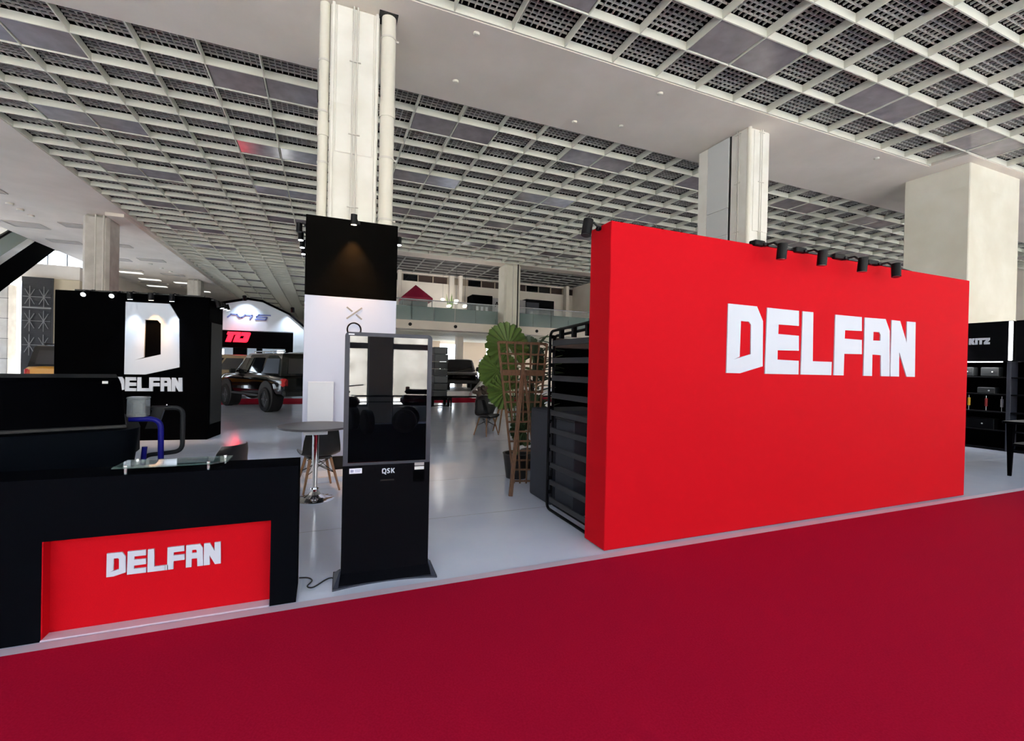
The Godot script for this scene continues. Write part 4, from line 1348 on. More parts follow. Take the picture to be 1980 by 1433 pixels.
# dark pickup parts shown behind the counter
func display_left():
	var t := thing("pickup_canopy", "black pickup canopy with a slanted end behind the counter", "canopy", Vector3(-1.485, 0.0, -4.6), deg_to_rad(19.0))
	var b := MB.new()
	b.loft([
		[Vector3(-1.415, 1.07, 0.0), Vector3(0.000, 1.07, 0.0), Vector3(0.000, 1.07, -1.3), Vector3(-1.415, 1.07, -1.3)],
		[Vector3(-1.405, 1.4, -0.01), Vector3(-0.030, 1.4, -0.01), Vector3(-0.030, 1.4, -1.29), Vector3(-1.405, 1.4, -1.29)],
		[Vector3(-1.385, 1.45, -0.06), Vector3(-0.055, 1.45, -0.06), Vector3(-0.055, 1.45, -1.25), Vector3(-1.385, 1.45, -1.25)]])
	part("shell", b, M.canopy_black, t)
	b = MB.new(); b.span(-0.145, -0.11, 1.405, 1.425, -0.012, 0.0); part("emblem", b, M.panel_grey, t)
	b = MB.new(); b.cspan(-1.425, 0.01, 1.045, 1.075, -1.31, 0.01, 0.006); part("seal", b, M.trim_black, t)
	var u := thing("pickup_tub", "dark navy pickup tub with a rounded end under the canopy", "pickup bed", Vector3(-1.485, 0.0, -4.55), deg_to_rad(19.0))
	var loops := []
	for q in [[0.5, 0.0], [0.8, 0.03], [0.95, 0.05], [1.04, 0.06]]:
		var y: float = q[0]
		var o: float = q[1]
		loops.append([Vector3(-1.415, y, 0.0 + o), Vector3(-0.045 + o, y, 0.0 + o), Vector3(0.035 + o, y, -0.06), Vector3(0.055 + o, y, -0.16), Vector3(0.055 + o, y, -1.3), Vector3(-1.415, y, -1.3)])
	b = MB.new(); b.loft(loops); part("tub", b, M.navy_paint, u)
	for q in [[-1.27, -0.15], [-0.16, -0.15], [-1.27, -1.15], [-0.16, -1.15]]:
		b = MB.new(); b.cspan(q[0] - 0.04, q[0] + 0.04, 0.0, 0.5, q[1] - 0.04, q[1] + 0.04, 0.005); part("stand_leg", b, M.rail_dark, u)
	b = MB.new(); b.cspan(0.055, 0.115, 0.82, 1.03, -0.35, -0.2, 0.02); part("corner_cap", b, M.trim_black, u)
	# tubes
	var r := thing("roll_bar", "blue bent steel roll bar beside the pickup tub", "roll bar", Vector3(-1.29, 0, -4.75))
	b = MB.new()
	b.tube(round_path([Vector3(-0.22, 1.1, 0), Vector3(0.0, 1.1, 0), Vector3(0.01, 0.0, 0)], 0.09), 0.022, 12)
	part("main_tube", b, M.blue_tube, r)
	b = MB.new(); b.tube([Vector3(-0.14, 0.85, -0.1), Vector3(-0.2, 0.02, -0.1)], 0.02, 10); part("brace_tube", b, M.blue_tube, r)
	b = MB.new(); b.cspan(-0.05, 0.07, 0.0, 0.01, -0.05, 0.05, 0.003); part("foot_plate", b, M.blue_tube, r)
	r = thing("nudge_bar", "dark grey bent steel bar loop right of the blue one", "bull bar", Vector3(-1.2, 0, -4.9))
	b = MB.new()
	b.tube(round_path([Vector3(-0.2, 1.18, 0), Vector3(0.03, 1.18, 0), Vector3(0.03, 0.79, 0), Vector3(-0.26, 0.765, 0), Vector3(-0.27, 0.0, 0)], 0.07), 0.019, 12)
	part("main_tube", b, M.dark_tube, r)
	b = MB.new(); b.hexa([Vector3(-0.24, 1.0, -0.02), Vector3(-0.15, 1.0, -0.02), Vector3(-0.15, 1.0, 0.02), Vector3(-0.24, 1.0, 0.02), Vector3(-0.18, 1.19, -0.02), Vector3(-0.1, 1.19, -0.02), Vector3(-0.1, 1.19, 0.02), Vector3(-0.18, 1.19, 0.02)]); part("bracket", b, M.dark_tube, r)
	b = MB.new(); b.cspan(-0.33, -0.21, 0.0, 0.01, -0.06, 0.06, 0.003); part("foot_plate", b, M.dark_tube, r)
	var c := thing("clear_case", "clear plastic case resting on the blue roll bar", "case", Vector3(-1.45, 1.122, -4.76))
	b = MB.new(); b.cspan(-0.065, 0.065, 0.0, 0.15, -0.06, 0.06, 0.008); part("case_body", b, M.clear_plastic, c)
	b = MB.new(); b.cspan(-0.068, 0.068, 0.15, 0.165, -0.063, 0.063, 0.005); part("lid", b, M.clear_plastic, c)
	b = MB.new(); b.cspan(-0.045, 0.045, 0.02, 0.12, -0.02, 0.02, 0.01); part("contents", b, M.cabinet_grey, c)

func round_path(p: Array, r: float) -> Array:
	var out := [p[0]]
	for i in range(1, p.size() - 1):
		var a: Vector3 = (p[i - 1] - p[i]).normalized()
		var c: Vector3 = (p[i + 1] - p[i]).normalized()
		for k in 7:
			var t := k / 6.0
			var p0: Vector3 = p[i] + a * r
			var p2: Vector3 = p[i] + c * r
			out.append(p0.lerp(p[i], t).lerp(p[i].lerp(p2, t), t))
	out.append(p[p.size() - 1])
	return out


func bar(b: MB, a: Vector3, c: Vector3, w: float, th: float, nrm: Vector3):   # flat slat from a to c, wide in the panel's plane
	var d := (c - a).normalized()
	var s := d.cross(nrm).normalized()
	b.cbox((a + c) * 0.5, Vector3(w, (c - a).length(), th), 0.003, Basis(s, d, s.cross(d).normalized()))

func trellis_corner():
	var t := thing("lattice_trellis", "brown wooden lattice trellis standing as an A-frame", "trellis", Vector3(2.35, 0, -5.5))
	var o := -t.position
	var tl := Vector3(2.02, 1.93, -5.42) + o
	var tr := Vector3(2.70, 1.93, -5.40) + o
	var bl := Vector3(2.42, 0.02, -5.76) + o
	var br := Vector3(2.66, 0.02, -5.68) + o
	var nrm := (tr - tl).cross(bl - tl).normalized()
	var P := func(u: float, v: float) -> Vector3: return tl.lerp(tr, u).lerp(bl.lerp(br, u), v)
	for k in 7:
		var b := MB.new()
		var u := k / 6.0
		bar(b, P.call(u, 0.0), P.call(u, 1.0 if k % 2 == 0 else 0.55), 0.03 if k in [0, 6] else 0.022, 0.016, nrm)
		part("upright_slat", b, M.trellis_wood, t)
	var hv := [0.005, 0.08, 0.145, 0.27, 0.34, 0.41, 0.48, 0.55, 0.62, 0.69, 0.76, 0.83, 0.9, 0.985]
	for v in hv:
		var b := MB.new()
		bar(b, P.call(0.0, v) + nrm * 0.012, P.call(1.0, v) + nrm * 0.012, 0.026 if v > 0.01 else 0.034, 0.012, nrm)
		part("cross_slat", b, M.trellis_wood, t)
	var b := MB.new()
	bar(b, P.call(0.0, 0.205) + Vector3(0, 0, 0.02), P.call(1.0, 0.205) + Vector3(0, 0, 0.02), 0.075, 0.02, nrm)
	part("rail_board", b, M.trellis_wood, t)
	b = MB.new()
	bar(b, Vector3(2.36, 1.64, -5.39) + o, Vector3(2.16, 0.005, -5.24) + o, 0.05, 0.03, Vector3.BACK)
	part("prop_leg", b, M.trellis_wood, t)
	b = MB.new()
	bar(b, Vector3(2.38, 1.55, -5.4) + o, Vector3(2.6, 0.005, -5.39) + o, 0.03, 0.025, Vector3.BACK)
	part("prop_leg", b, M.trellis_wood, t)
	for q in [Vector3(2.66, 1.28, -5.36), Vector3(2.7, 1.16, -5.36)]:   # two little tags with light strips hanging on the lattice
		b = MB.new()
		b.cbox(q + o, Vector3(0.09, 0.016, 0.01), 0.003, Basis.from_euler(Vector3(0, 0, 0.4)))
		part("name_tag", b, M.board_white, t)
	# fan palm behind it
	var p := thing("fan_palm", "potted fan palm with big round pleated leaves behind the trellis", "plant", Vector3(2.62, 0, -6.15))
	b = MB.new()
	b.lathe([Vector2(0.0, 0.0), Vector2(0.15, 0.0), Vector2(0.2, 0.34), Vector2(0.21, 0.36), Vector2(0.18, 0.36), Vector2(0.17, 0.32), Vector2(0.0, 0.32)], Transform3D.IDENTITY, 20)
	part("pot", b, M.pot_black, p)
	for q in [[Vector3(-0.27, 2.02, 0.25), 0.34, 0.15, 0.05], [Vector3(-0.42, 1.68, 0.3), 0.28, -0.2, 0.5], [Vector3(-0.34, 1.4, 0.36), 0.25, -0.1, 1.25], [Vector3(0.2, 1.9, 0.05), 0.3, 0.5, -0.7], [Vector3(0.12, 1.1, 0.3), 0.26, 0.2, -0.3], [Vector3(0.0, 0.85, 0.28), 0.22, 0.0, 0.9]]:
		b = MB.new()
		fan_leaf(b, q[0] + Vector3(0, -0.12, 0), q[1], q[2], q[3])
		var lf := part("leaf", b, M.palm if q[0].x < -0.25 else M.leaf_dark, p)
		b = MB.new()
		b.tube([Vector3(0, 0.33, 0), Vector3(q[0].x * 0.4, q[0].y * 0.6, q[0].z * 0.3), q[0] + Vector3(0, -0.12, -0.01)], 0.009, 6)
		part("stalk", b, M.leaf_mid, lf)
	# dark leafy plant next to it
	p = thing("leafy_plant", "dark green bushy plant behind the right side of the trellis", "plant", Vector3(3.08, 0, -6.62))
	b = MB.new()
	b.lathe([Vector2(0.0, 0.0), Vector2(0.14, 0.0), Vector2(0.18, 0.3), Vector2(0.0, 0.28)], Transform3D.IDENTITY, 16)
	part("pot", b, M.pot_black, p)
	for k in 90:
		var h := 0.35 + 1.75 * pow(rng.randf(), 0.8)
		var a := rng.randf() * TAU
		var s := Vector3(cos(a) * 0.08, h, sin(a) * 0.08)
		var l := 0.22 + rng.randf() * 0.22
		b = MB.new()
		blade(b, s, s + Vector3(cos(a) * l, rng.randf_range(-0.1, 0.25), sin(a) * l), 0.08)
		part("leaf", b, M.leaf_dark if k % 4 else M.leaf_mid, p)
	b = MB.new()
	b.cyl(Vector3(0, 0.25, 0), Vector3(0, 2.05, 0), 0.02, 0.012, 8)
	part("stem", b, M.brown_dark, p)

func fan_leaf(b: MB, c: Vector3, r: float, yaw: float, roll: float):   # pleated round leaf facing the aisle
	var bs := Basis.from_euler(Vector3(-0.15, yaw, roll))
	var n := 34
	var sweep := deg_to_rad(300.0)
	for i in n:
		var q := []
		for e in 2:
			var t := -sweep / 2 + sweep * (i + e) / n + PI / 2
			var z := 0.018 if (i + e) % 2 == 0 else -0.018
			var rr := r * (0.94 + 0.06 * (((i + e) * 7) % 5) / 4.0)
			q.append(Vector3(cos(t) * rr, sin(t) * rr, z * 1.6 - 0.02))
		var m: Vector3 = (q[0] + q[1]) * 0.5
		var tip := m * 1.07
		for off in [0.0015, -0.0015]:
			var d := Vector3(0, 0, off)
			b.ftri(c + bs * d, c + bs * (q[0] + d), c + bs * (q[1] + d), bs * Vector3(0, 0, signf(off)))
			b.ftri(c + bs * (q[0] + d), c + bs * (tip + d), c + bs * (q[1] + d), bs * Vector3(0, 0, signf(off)))

func roof_rack_corner():
	var t := thing("roof_rack", "black tubular roof rack standing on edge beside the red wall", "roof rack", Vector3(2.36, 0, -4.2))
	var z0 := -0.44
	var z1 := 0.46
	var b := MB.new()
	for x in [0.0, 0.05]:
		b = MB.new()
		b.tube(round_path([Vector3(x, 1.0, z1), Vector3(x, 2.06 - x, z1 - 0.0), Vector3(x, 2.02 - x, z0), Vector3(x, 0.02 + x, z0), Vector3(x, 0.02 + x, z1), Vector3(x, 1.0, z1)], 0.08), 0.016, 10)
		part("frame_tube", b, M.rack_black, t)
	for i in 10:
		var y := 0.13 + i * 0.195
		b = MB.new()
		b.cspan(0.0, 0.022, y - 0.03, y + 0.03, z0 + 0.05, z1 - 0.02, 0.005)
		part("slat", b, M.rack_slat, t)
	for i in 12:
		b = MB.new()
		b.cspan(-0.005, 0.055, 0.18 + i * 0.16, 0.22 + i * 0.16, z0 - 0.015, z0 + 0.02, 0.005)
		part("clamp", b, M.rack_black, t)
	for i in 3:
		b = MB.new()
		b.cspan(0.0, 0.05, 1.93, 2.05, z0 + 0.2 + i * 0.27, z0 + 0.24 + i * 0.27, 0.005)
		part("clamp", b, M.rack_black, t)
	b = MB.new(); b.cspan(0.02, 0.035, 0.45, 1.0, z0 + 0.0, z0 + 0.03, 0.004); part("side_bar", b, M.rack_slat, t)
	# grey cabinets
	var c := thing("cabinet", "tall slate grey cabinet left of the roof rack", "cabinet", Vector3(2.46, 0, -5.04), 0.0, "slate grey cabinets behind the red wall")
	b = MB.new(); b.cspan(0.0, 0.75, 0.0, 1.1, -0.28, 0.27, 0.006); part("body", b, M.cabinet_grey, c)
	b = MB.new(); b.cspan(-0.008, 0.0, 0.02, 1.08, -0.27, 0.26, 0.003); part("door", b, M.cabinet_grey, c)
	c = thing("cabinet", "low slate grey cabinet seen through the slats of the roof rack", "cabinet", Vector3(2.5, 0, -4.4), 0.0, "slate grey cabinets behind the red wall")
	b = MB.new(); b.cspan(0.0, 0.8, 0.0, 1.02, -0.32, 0.1, 0.006); part("body", b, M.cabinet_grey, c)
	b = MB.new(); b.cspan(-0.01, 0.82, 1.02, 1.045, -0.33, 0.12, 0.005); part("top", b, M.rack_slat, c)
	# black partition behind
	var w := thing("partition", "black partition wall behind the roof rack", "partition", Vector3(3.4, 0, -6.9))
	b = MB.new(); b.cspan(0.2, 4.2, 0.0, 1.95, -0.1, 0.0, 0.01); part("panel", b, M.black_paint, w)
	b = MB.new(); b.cspan(0.2, 4.2, 1.95, 2.12, -0.12, 0.02, 0.01); part("top_rail", b, M.brown_dark, w)
	quad_bike("dark quad bike half hidden behind the roof rack slats", Vector3(4.3, 0, -5.9), 0.4)
	# two more stand behind the viewer, before the glass front; they show dark in the kiosk screen
	var b2 := MB.new(); b2.cspan(-3.0, 6.0, 0.0, 0.012, 0.8, 5.7, 0.004)
	tag(part("black_mat", b2, M.black_cloth), "black mat on the floor behind the viewer", "mat")
	quad_bike("dark quad bike behind the viewer, left one in the kiosk screen", Vector3(-0.2, 0.012, 4.2), 1.2)
	quad_bike("dark quad bike behind the viewer, right one in the kiosk screen", Vector3(1.7, 0.012, 4.3), 0.2)

func quad_bike(label: String, at: Vector3, turn: float):
	var e := thing("quad_bike", label, "quad bike", at, turn)
	var b := MB.new()
	b.cbox(Vector3(0, 0.75, 0), Vector3(1.2, 0.25, 0.4), 0.09); part("body", b, M.car_black, e)
	b = MB.new(); b.cbox(Vector3(-0.2, 0.95, 0), Vector3(0.6, 0.12, 0.28), 0.05); part("seat", b, M.rack_black, e)
	b = MB.new(); b.tube([Vector3(0.3, 1.12, -0.35), Vector3(0.4, 1.1, 0.0), Vector3(0.3, 1.12, 0.35)], 0.015, 8); part("handlebar", b, M.steel, e)
	b = MB.new(); b.cbox(Vector3(-0.45, 1.0, 0.1), Vector3(0.1, 0.14, 0.06), 0.02); part("tail_lamp", b, M.red_part, e)
	for q in [[-0.45, -0.4], [0.45, -0.4], [-0.45, 0.4], [0.45, 0.4]]:
		b = MB.new(); b.lathe([Vector2(0.0, -0.1), Vector2(0.2, -0.1), Vector2(0.28, -0.07), Vector2(0.28, 0.07), Vector2(0.2, 0.1), Vector2(0.0, 0.1)], Transform3D(Basis(Vector3.RIGHT, Vector3.BACK, Vector3.DOWN), Vector3(q[0], 0.28, q[1])), 20); part("wheel", b, M.tyre, e)

func black_booth():
	var ang := deg_to_rad(8.0)
	# plane through the right front corner, turned a little; local x runs left to right along the front
	var t := thing("black_stand", "black stand wall with a big white D and white lettering", "stand", Vector3(-2.2, 0, -10.98), -ang)
	var b := MB.new()
	b.cspan(-2.6, 0.0, 0.0, 2.9, -0.75, 0.0, 0.01)
	part("wall_block", b, M.black_paint, t)
	b = MB.new(); b.cspan(0.0, 0.012, 0.3, 2.4, -0.7, -0.08, 0.004); part("side_panel", b, M.black_satin, t)
	b = MB.new()
	var sc := func(a: Array) -> Array: return a.map(func(v): return Vector2(v.x / 0.495 * 0.94, v.y / 0.684 * 1.42))
	b.prism(sc.call(L_D), 0.03, Transform3D(Basis.IDENTITY, Vector3(-1.445, 1.31, 0.0)), sc.call(L_DH))
	part("emblem", b, M.letter_white, t)
	sign_letters(t, Transform3D(Basis.IDENTITY, Vector3(-1.63, 0.98, 0.0)), 1.18 / 3.138, 0.275 / 0.68, 0.025, true)
	b = MB.new(); b.cspan(-2.3, -0.1, 2.9, 2.93, -0.06, -0.02, 0.005); part("track_rail", b, M.track, t)
	for i in 2:
		b = MB.new(); b.cyl(Vector3(-0.72, 0.62 + i * 0.09, 0.0), Vector3(-0.72, 0.62 + i * 0.09, 0.01), 0.012, 0.012, 8); part("socket", b, M.steel, t)
	var names := ["leftmost glaring spotlight on the black stand with the D", "second glaring spotlight from the left on the black stand", "spotlight above the left edge of the big white D", "warm spotlight above the middle of the big white D", "spotlight above the right edge of the big white D"]
	for i in 5:
		var lx: float = [-2.0, -1.55, -1.28, -0.93, -0.58][i]
		var p := t.transform * Vector3(lx, 2.83, 0.22)
		var mnt := t.transform * Vector3(lx, 2.92, -0.03)
		var aim: Vector3 = t.basis * (Vector3(0, -1, -0.12) if i >= 2 else Vector3(0.1, -0.5, 1))
		spot_lamp(names[i], "spotlights on the black stand", p, mnt, aim, "warm" if i == 3 else "cool", [0.5, 0.5, 1.1, 2.6, 1.1][i], 0.045, 0.15, 30.0)
	for i in 4:
		var p := t.transform * Vector3(0.12, 2.78, -0.1 - i * 0.18)
		var mnt := t.transform * Vector3(0.02, 2.86, -0.1 - i * 0.18)
		spot_lamp(["foremost", "second", "third", "hindmost"][i] + " small spotlight on the right end of the black stand", "spotlights on the black stand", p, mnt, Vector3(0.25, -1, 0), "" if i == 0 else "cool", 0.0 if i == 0 else 0.6, 0.04, 0.13, 30.0)

# ------------------------------------------------------------------ vehicles: x forward, z to its right
func vehicle(called: String, label: String, at: Vector3, turn: float, paint: Material, kind: String) -> Node3D:
	var t := thing(called, label, "car" if kind != "pickup" else "pickup", at, turn)
	var lift: float = {"pickup": 0.12, "jeep": 0.12, "yellow": 0.22}.get(kind, 0.0)
	var secs := [[-2.55, 0.62, 0.98, 0.82], [-2.48, 0.52, 1.06, 0.9], [-1.6, 0.46, 1.1, 0.94], [0.0, 0.42, 1.1, 0.94], [1.0, 0.42, 1.1, 0.94], [1.8, 0.45, 1.08, 0.93], [2.35, 0.5, 1.0, 0.88], [2.52, 0.58, 0.88, 0.78]]
	var loops := []
	for s in secs:
		var x: float = s[0]
		var yb: float = s[1] + lift * 0.2
		var yt: float = s[2] + lift
		var w: float = s[3]
		var half := [Vector2(w * 0.86, yb), Vector2(w * 0.98, yb + 0.1), Vector2(w, yb + (yt - yb) * 0.35), Vector2(w * 0.985, yb + (yt - yb) * 0.6), Vector2(w, yb + (yt - yb) * 0.72), Vector2(w * 0.96, yt - 0.05), Vector2(w * 0.88, yt), Vector2(w * 0.4, yt + 0.02)]
		var lp := []
		for h in half: lp.append(Vector3(x, h.y, h.x))
		for k in range(half.size() - 1, -1, -1): lp.append(Vector3(x, half[k].y, -half[k].x))
		loops.append(lp)
	var b := MB.new()
	b.loft(loops)
	part("body", b, paint, t)
	# cabin, reaching to the tail when it wears a canopy
	var y0 := 1.06 + lift
	var y1 := 1.72 + lift
	var rear_b := -2.42
	var rear_t := -2.3
	var fb := 1.15
	var ft := 0.38
	var ring := func(xr: float, xf: float, w: float, y: float) -> Array: return [Vector3(xr, y, -w), Vector3(xr + 0.06, y, -w - 0.02), Vector3(xf - 0.1, y, -w - 0.02), Vector3(xf, y, -w + 0.12), Vector3(xf, y, w - 0.12), Vector3(xf - 0.1, y, w + 0.02), Vector3(xr + 0.06, y, w + 0.02), Vector3(xr, y, w)]
	b = MB.new()
	b.loft([ring.call(rear_b, fb, 0.86, y0), ring.call(rear_t, ft, 0.74, y1), ring.call(rear_t + 0.06, ft - 0.08, 0.68, y1 + 0.06), ring.call(rear_t + 0.2, ft - 0.25, 0.5, y1 + 0.08)])
	part("cabin", b, M.car_black if kind in ["pickup", "yellow"] else paint, t)
	var win := func(called2: String, us: Array, side: int, m: Material):
		var bb := MB.new()
		var q := []
		for u in us:
			var lo := Vector3(lerpf(rear_b, fb, u[0]), y0, side * 0.89)
			var hi := Vector3(lerpf(rear_t, ft, u[0]), y1, side * 0.77)
			q.append(lo.lerp(hi, u[1]) + Vector3(0, 0, side * 0.008))
		var c: Vector3 = (q[0] + q[1] + q[2] + q[3]) * 0.25
		var inn := Vector3(0, 0, -side * 0.012)
		bb.hexa([q[0] + inn, q[1] + inn, q[2] + inn, q[3] + inn, q[0], q[1], q[2], q[3]])
		part(called2, bb, m, t)
	for s in [-1, 1]:
		win.call("side_window", [[0.05, 0.12], [0.36, 0.12], [0.36, 0.84], [0.06, 0.84]], s, M.canopy_glass if kind == "pickup" else M.car_glass)
		win.call("side_window", [[0.4, 0.1], [0.66, 0.1], [0.68, 0.88], [0.43, 0.88]], s, M.car_glass)
		win.call("side_window", [[0.69, 0.1], [0.96, 0.1], [0.93, 0.86], [0.71, 0.88]], s, M.car_glass)
	b = MB.new()
	b.hexa([Vector3(fb - 0.06, y0 + 0.04, -0.72), Vector3(fb - 0.06, y0 + 0.04, 0.72), Vector3(fb - 0.1, y0 + 0.04, 0.72), Vector3(fb - 0.1, y0 + 0.04, -0.72), Vector3(ft + 0.06, y1 - 0.03, -0.62), Vector3(ft + 0.06, y1 - 0.03, 0.62), Vector3(ft, y1 - 0.03, 0.62), Vector3(ft, y1 - 0.03, -0.62)])
	part("windscreen", b, M.car_glass, t)
	b = MB.new()
	b.hexa([Vector3(rear_b - 0.012, y0 + 0.08, -0.66), Vector3(rear_b - 0.012, y0 + 0.08, 0.66), Vector3(rear_b + 0.05, y0 + 0.08, 0.66), Vector3(rear_b + 0.05, y0 + 0.08, -0.66), Vector3(rear_t - 0.03, y1 - 0.1, -0.6), Vector3(rear_t - 0.03, y1 - 0.1, 0.6), Vector3(rear_t + 0.05, y1 - 0.1, 0.6), Vector3(rear_t + 0.05, y1 - 0.1, -0.6)])
	part("rear_window", b, M.car_glass, t)
	var wr := 0.41 if lift > 0.0 else 0.37
	for q in [[-1.55, -1], [1.55, -1], [-1.55, 1], [1.55, 1]]:
		var xf := Transform3D(Basis(Vector3.RIGHT, Vector3.BACK * q[1], Vector3.DOWN * q[1]), Vector3(q[0], wr, q[1] * 0.82))
		b = MB.new()
		b.cyl(Vector3(q[0], wr + 0.1, q[1] * 0.6), Vector3(q[0], wr + 0.1, q[1] * 0.955), wr + 0.09, wr + 0.09, 28)
		part("wheel_arch", b, M.trim_black, t)
		b = MB.new()
		b.lathe([Vector2(0.0, -0.12), Vector2(wr * 0.9, -0.12), Vector2(wr, -0.06), Vector2(wr, 0.12), Vector2(wr * 0.9, 0.18), Vector2(wr * 0.64, 0.175), Vector2(wr * 0.62, 0.12), Vector2(0.0, 0.1)], xf, 32)
		var wh := part("wheel", b, M.tyre, t)
		b = MB.new()
		b.lathe([Vector2(wr * 0.55, 0.115), Vector2(wr * 0.63, 0.17), Vector2(wr * 0.66, 0.165), Vector2(wr * 0.66, 0.1)], xf, 32)
		for k in 6:
			var a := TAU * k / 6.0
			b.box(xf * Vector3(cos(a) * wr * 0.3, 0.13, sin(a) * wr * 0.3), Vector3(0.045, wr * 0.6, 0.03), Basis(Vector3.BACK, a * q[1] * 1.0 - PI / 2) if true else Basis.IDENTITY)
		b.cyl(xf * Vector3(0, 0.1, 0), xf * Vector3(0, 0.16, 0), 0.06, 0.05, 12)
		part("rim", b, M.rim, wh)
	for s in [-1, 1]:
		b = MB.new(); b.cbox(Vector3(-2.47, 0.86 + lift, s * 0.79), Vector3(0.16, 0.26, 0.2), 0.03); part("tail_light", b, M.tail_red, t)
		b = MB.new(); b.cbox(Vector3(2.36, 0.84 + lift, s * 0.68), Vector3(0.22, 0.1, 0.3), 0.03); part("head_light", b, M.head_white if kind == "suv" else M.lens_off, t)
		b = MB.new(); b.cbox(Vector3(0.82, 1.17 + lift, s * 1.02), Vector3(0.12, 0.16, 0.2), 0.03); part("mirror", b, M.trim_black, t)
		b = MB.new(); b.cbox(Vector3(0.0, 0.4 + lift, s * 0.9), Vector3(2.1, 0.07, 0.14), 0.02); part("side_step", b, M.trim_black, t)
		for dx in [-0.15, 0.65]:
			b = MB.new(); b.cbox(Vector3(dx - 0.35, 0.97 + lift, s * 0.945), Vector3(0.16, 0.03, 0.03), 0.01); part("door_handle", b, M.trim_black, t)
	b = MB.new(); b.cbox(Vector3(-2.58, 0.52 + lift, 0), Vector3(0.16, 0.18, 1.76), 0.04); part("rear_bumper", b, M.trim_black, t)
	b = MB.new(); b.cbox(Vector3(2.5, 0.52 + lift, 0), Vector3(0.2, 0.22, 1.76), 0.05); part("front_bumper", b, M.trim_black, t)
	b = MB.new(); b.cbox(Vector3(2.49, 0.8 + lift, 0), Vector3(0.06, 0.18, 1.0), 0.02); part("grille", b, M.trim_black, t)
	b = MB.new(); b.cbox(Vector3(-2.56, 0.74 + lift, 0.1), Vector3(0.02, 0.11, 0.5), 0.004); part("number_plate", b, M.sticker, t)
	if kind in ["pickup", "yellow"]:
		for s in [-1, 1]:
			b = MB.new()
			b.tube([Vector3(-2.1, y1 + 0.13, s * 0.6), Vector3(0.1, y1 + 0.13, s * 0.6)], 0.02, 8)
			for x in [-2.0, -1.3, -0.6, 0.0]: b.cyl(Vector3(x, y1 + 0.04, s * 0.6), Vector3(x, y1 + 0.13, s * 0.6), 0.02, 0.02, 8)
			part("roof_rail", b, M.steel if kind == "pickup" else M.trim_black, t)
	return t

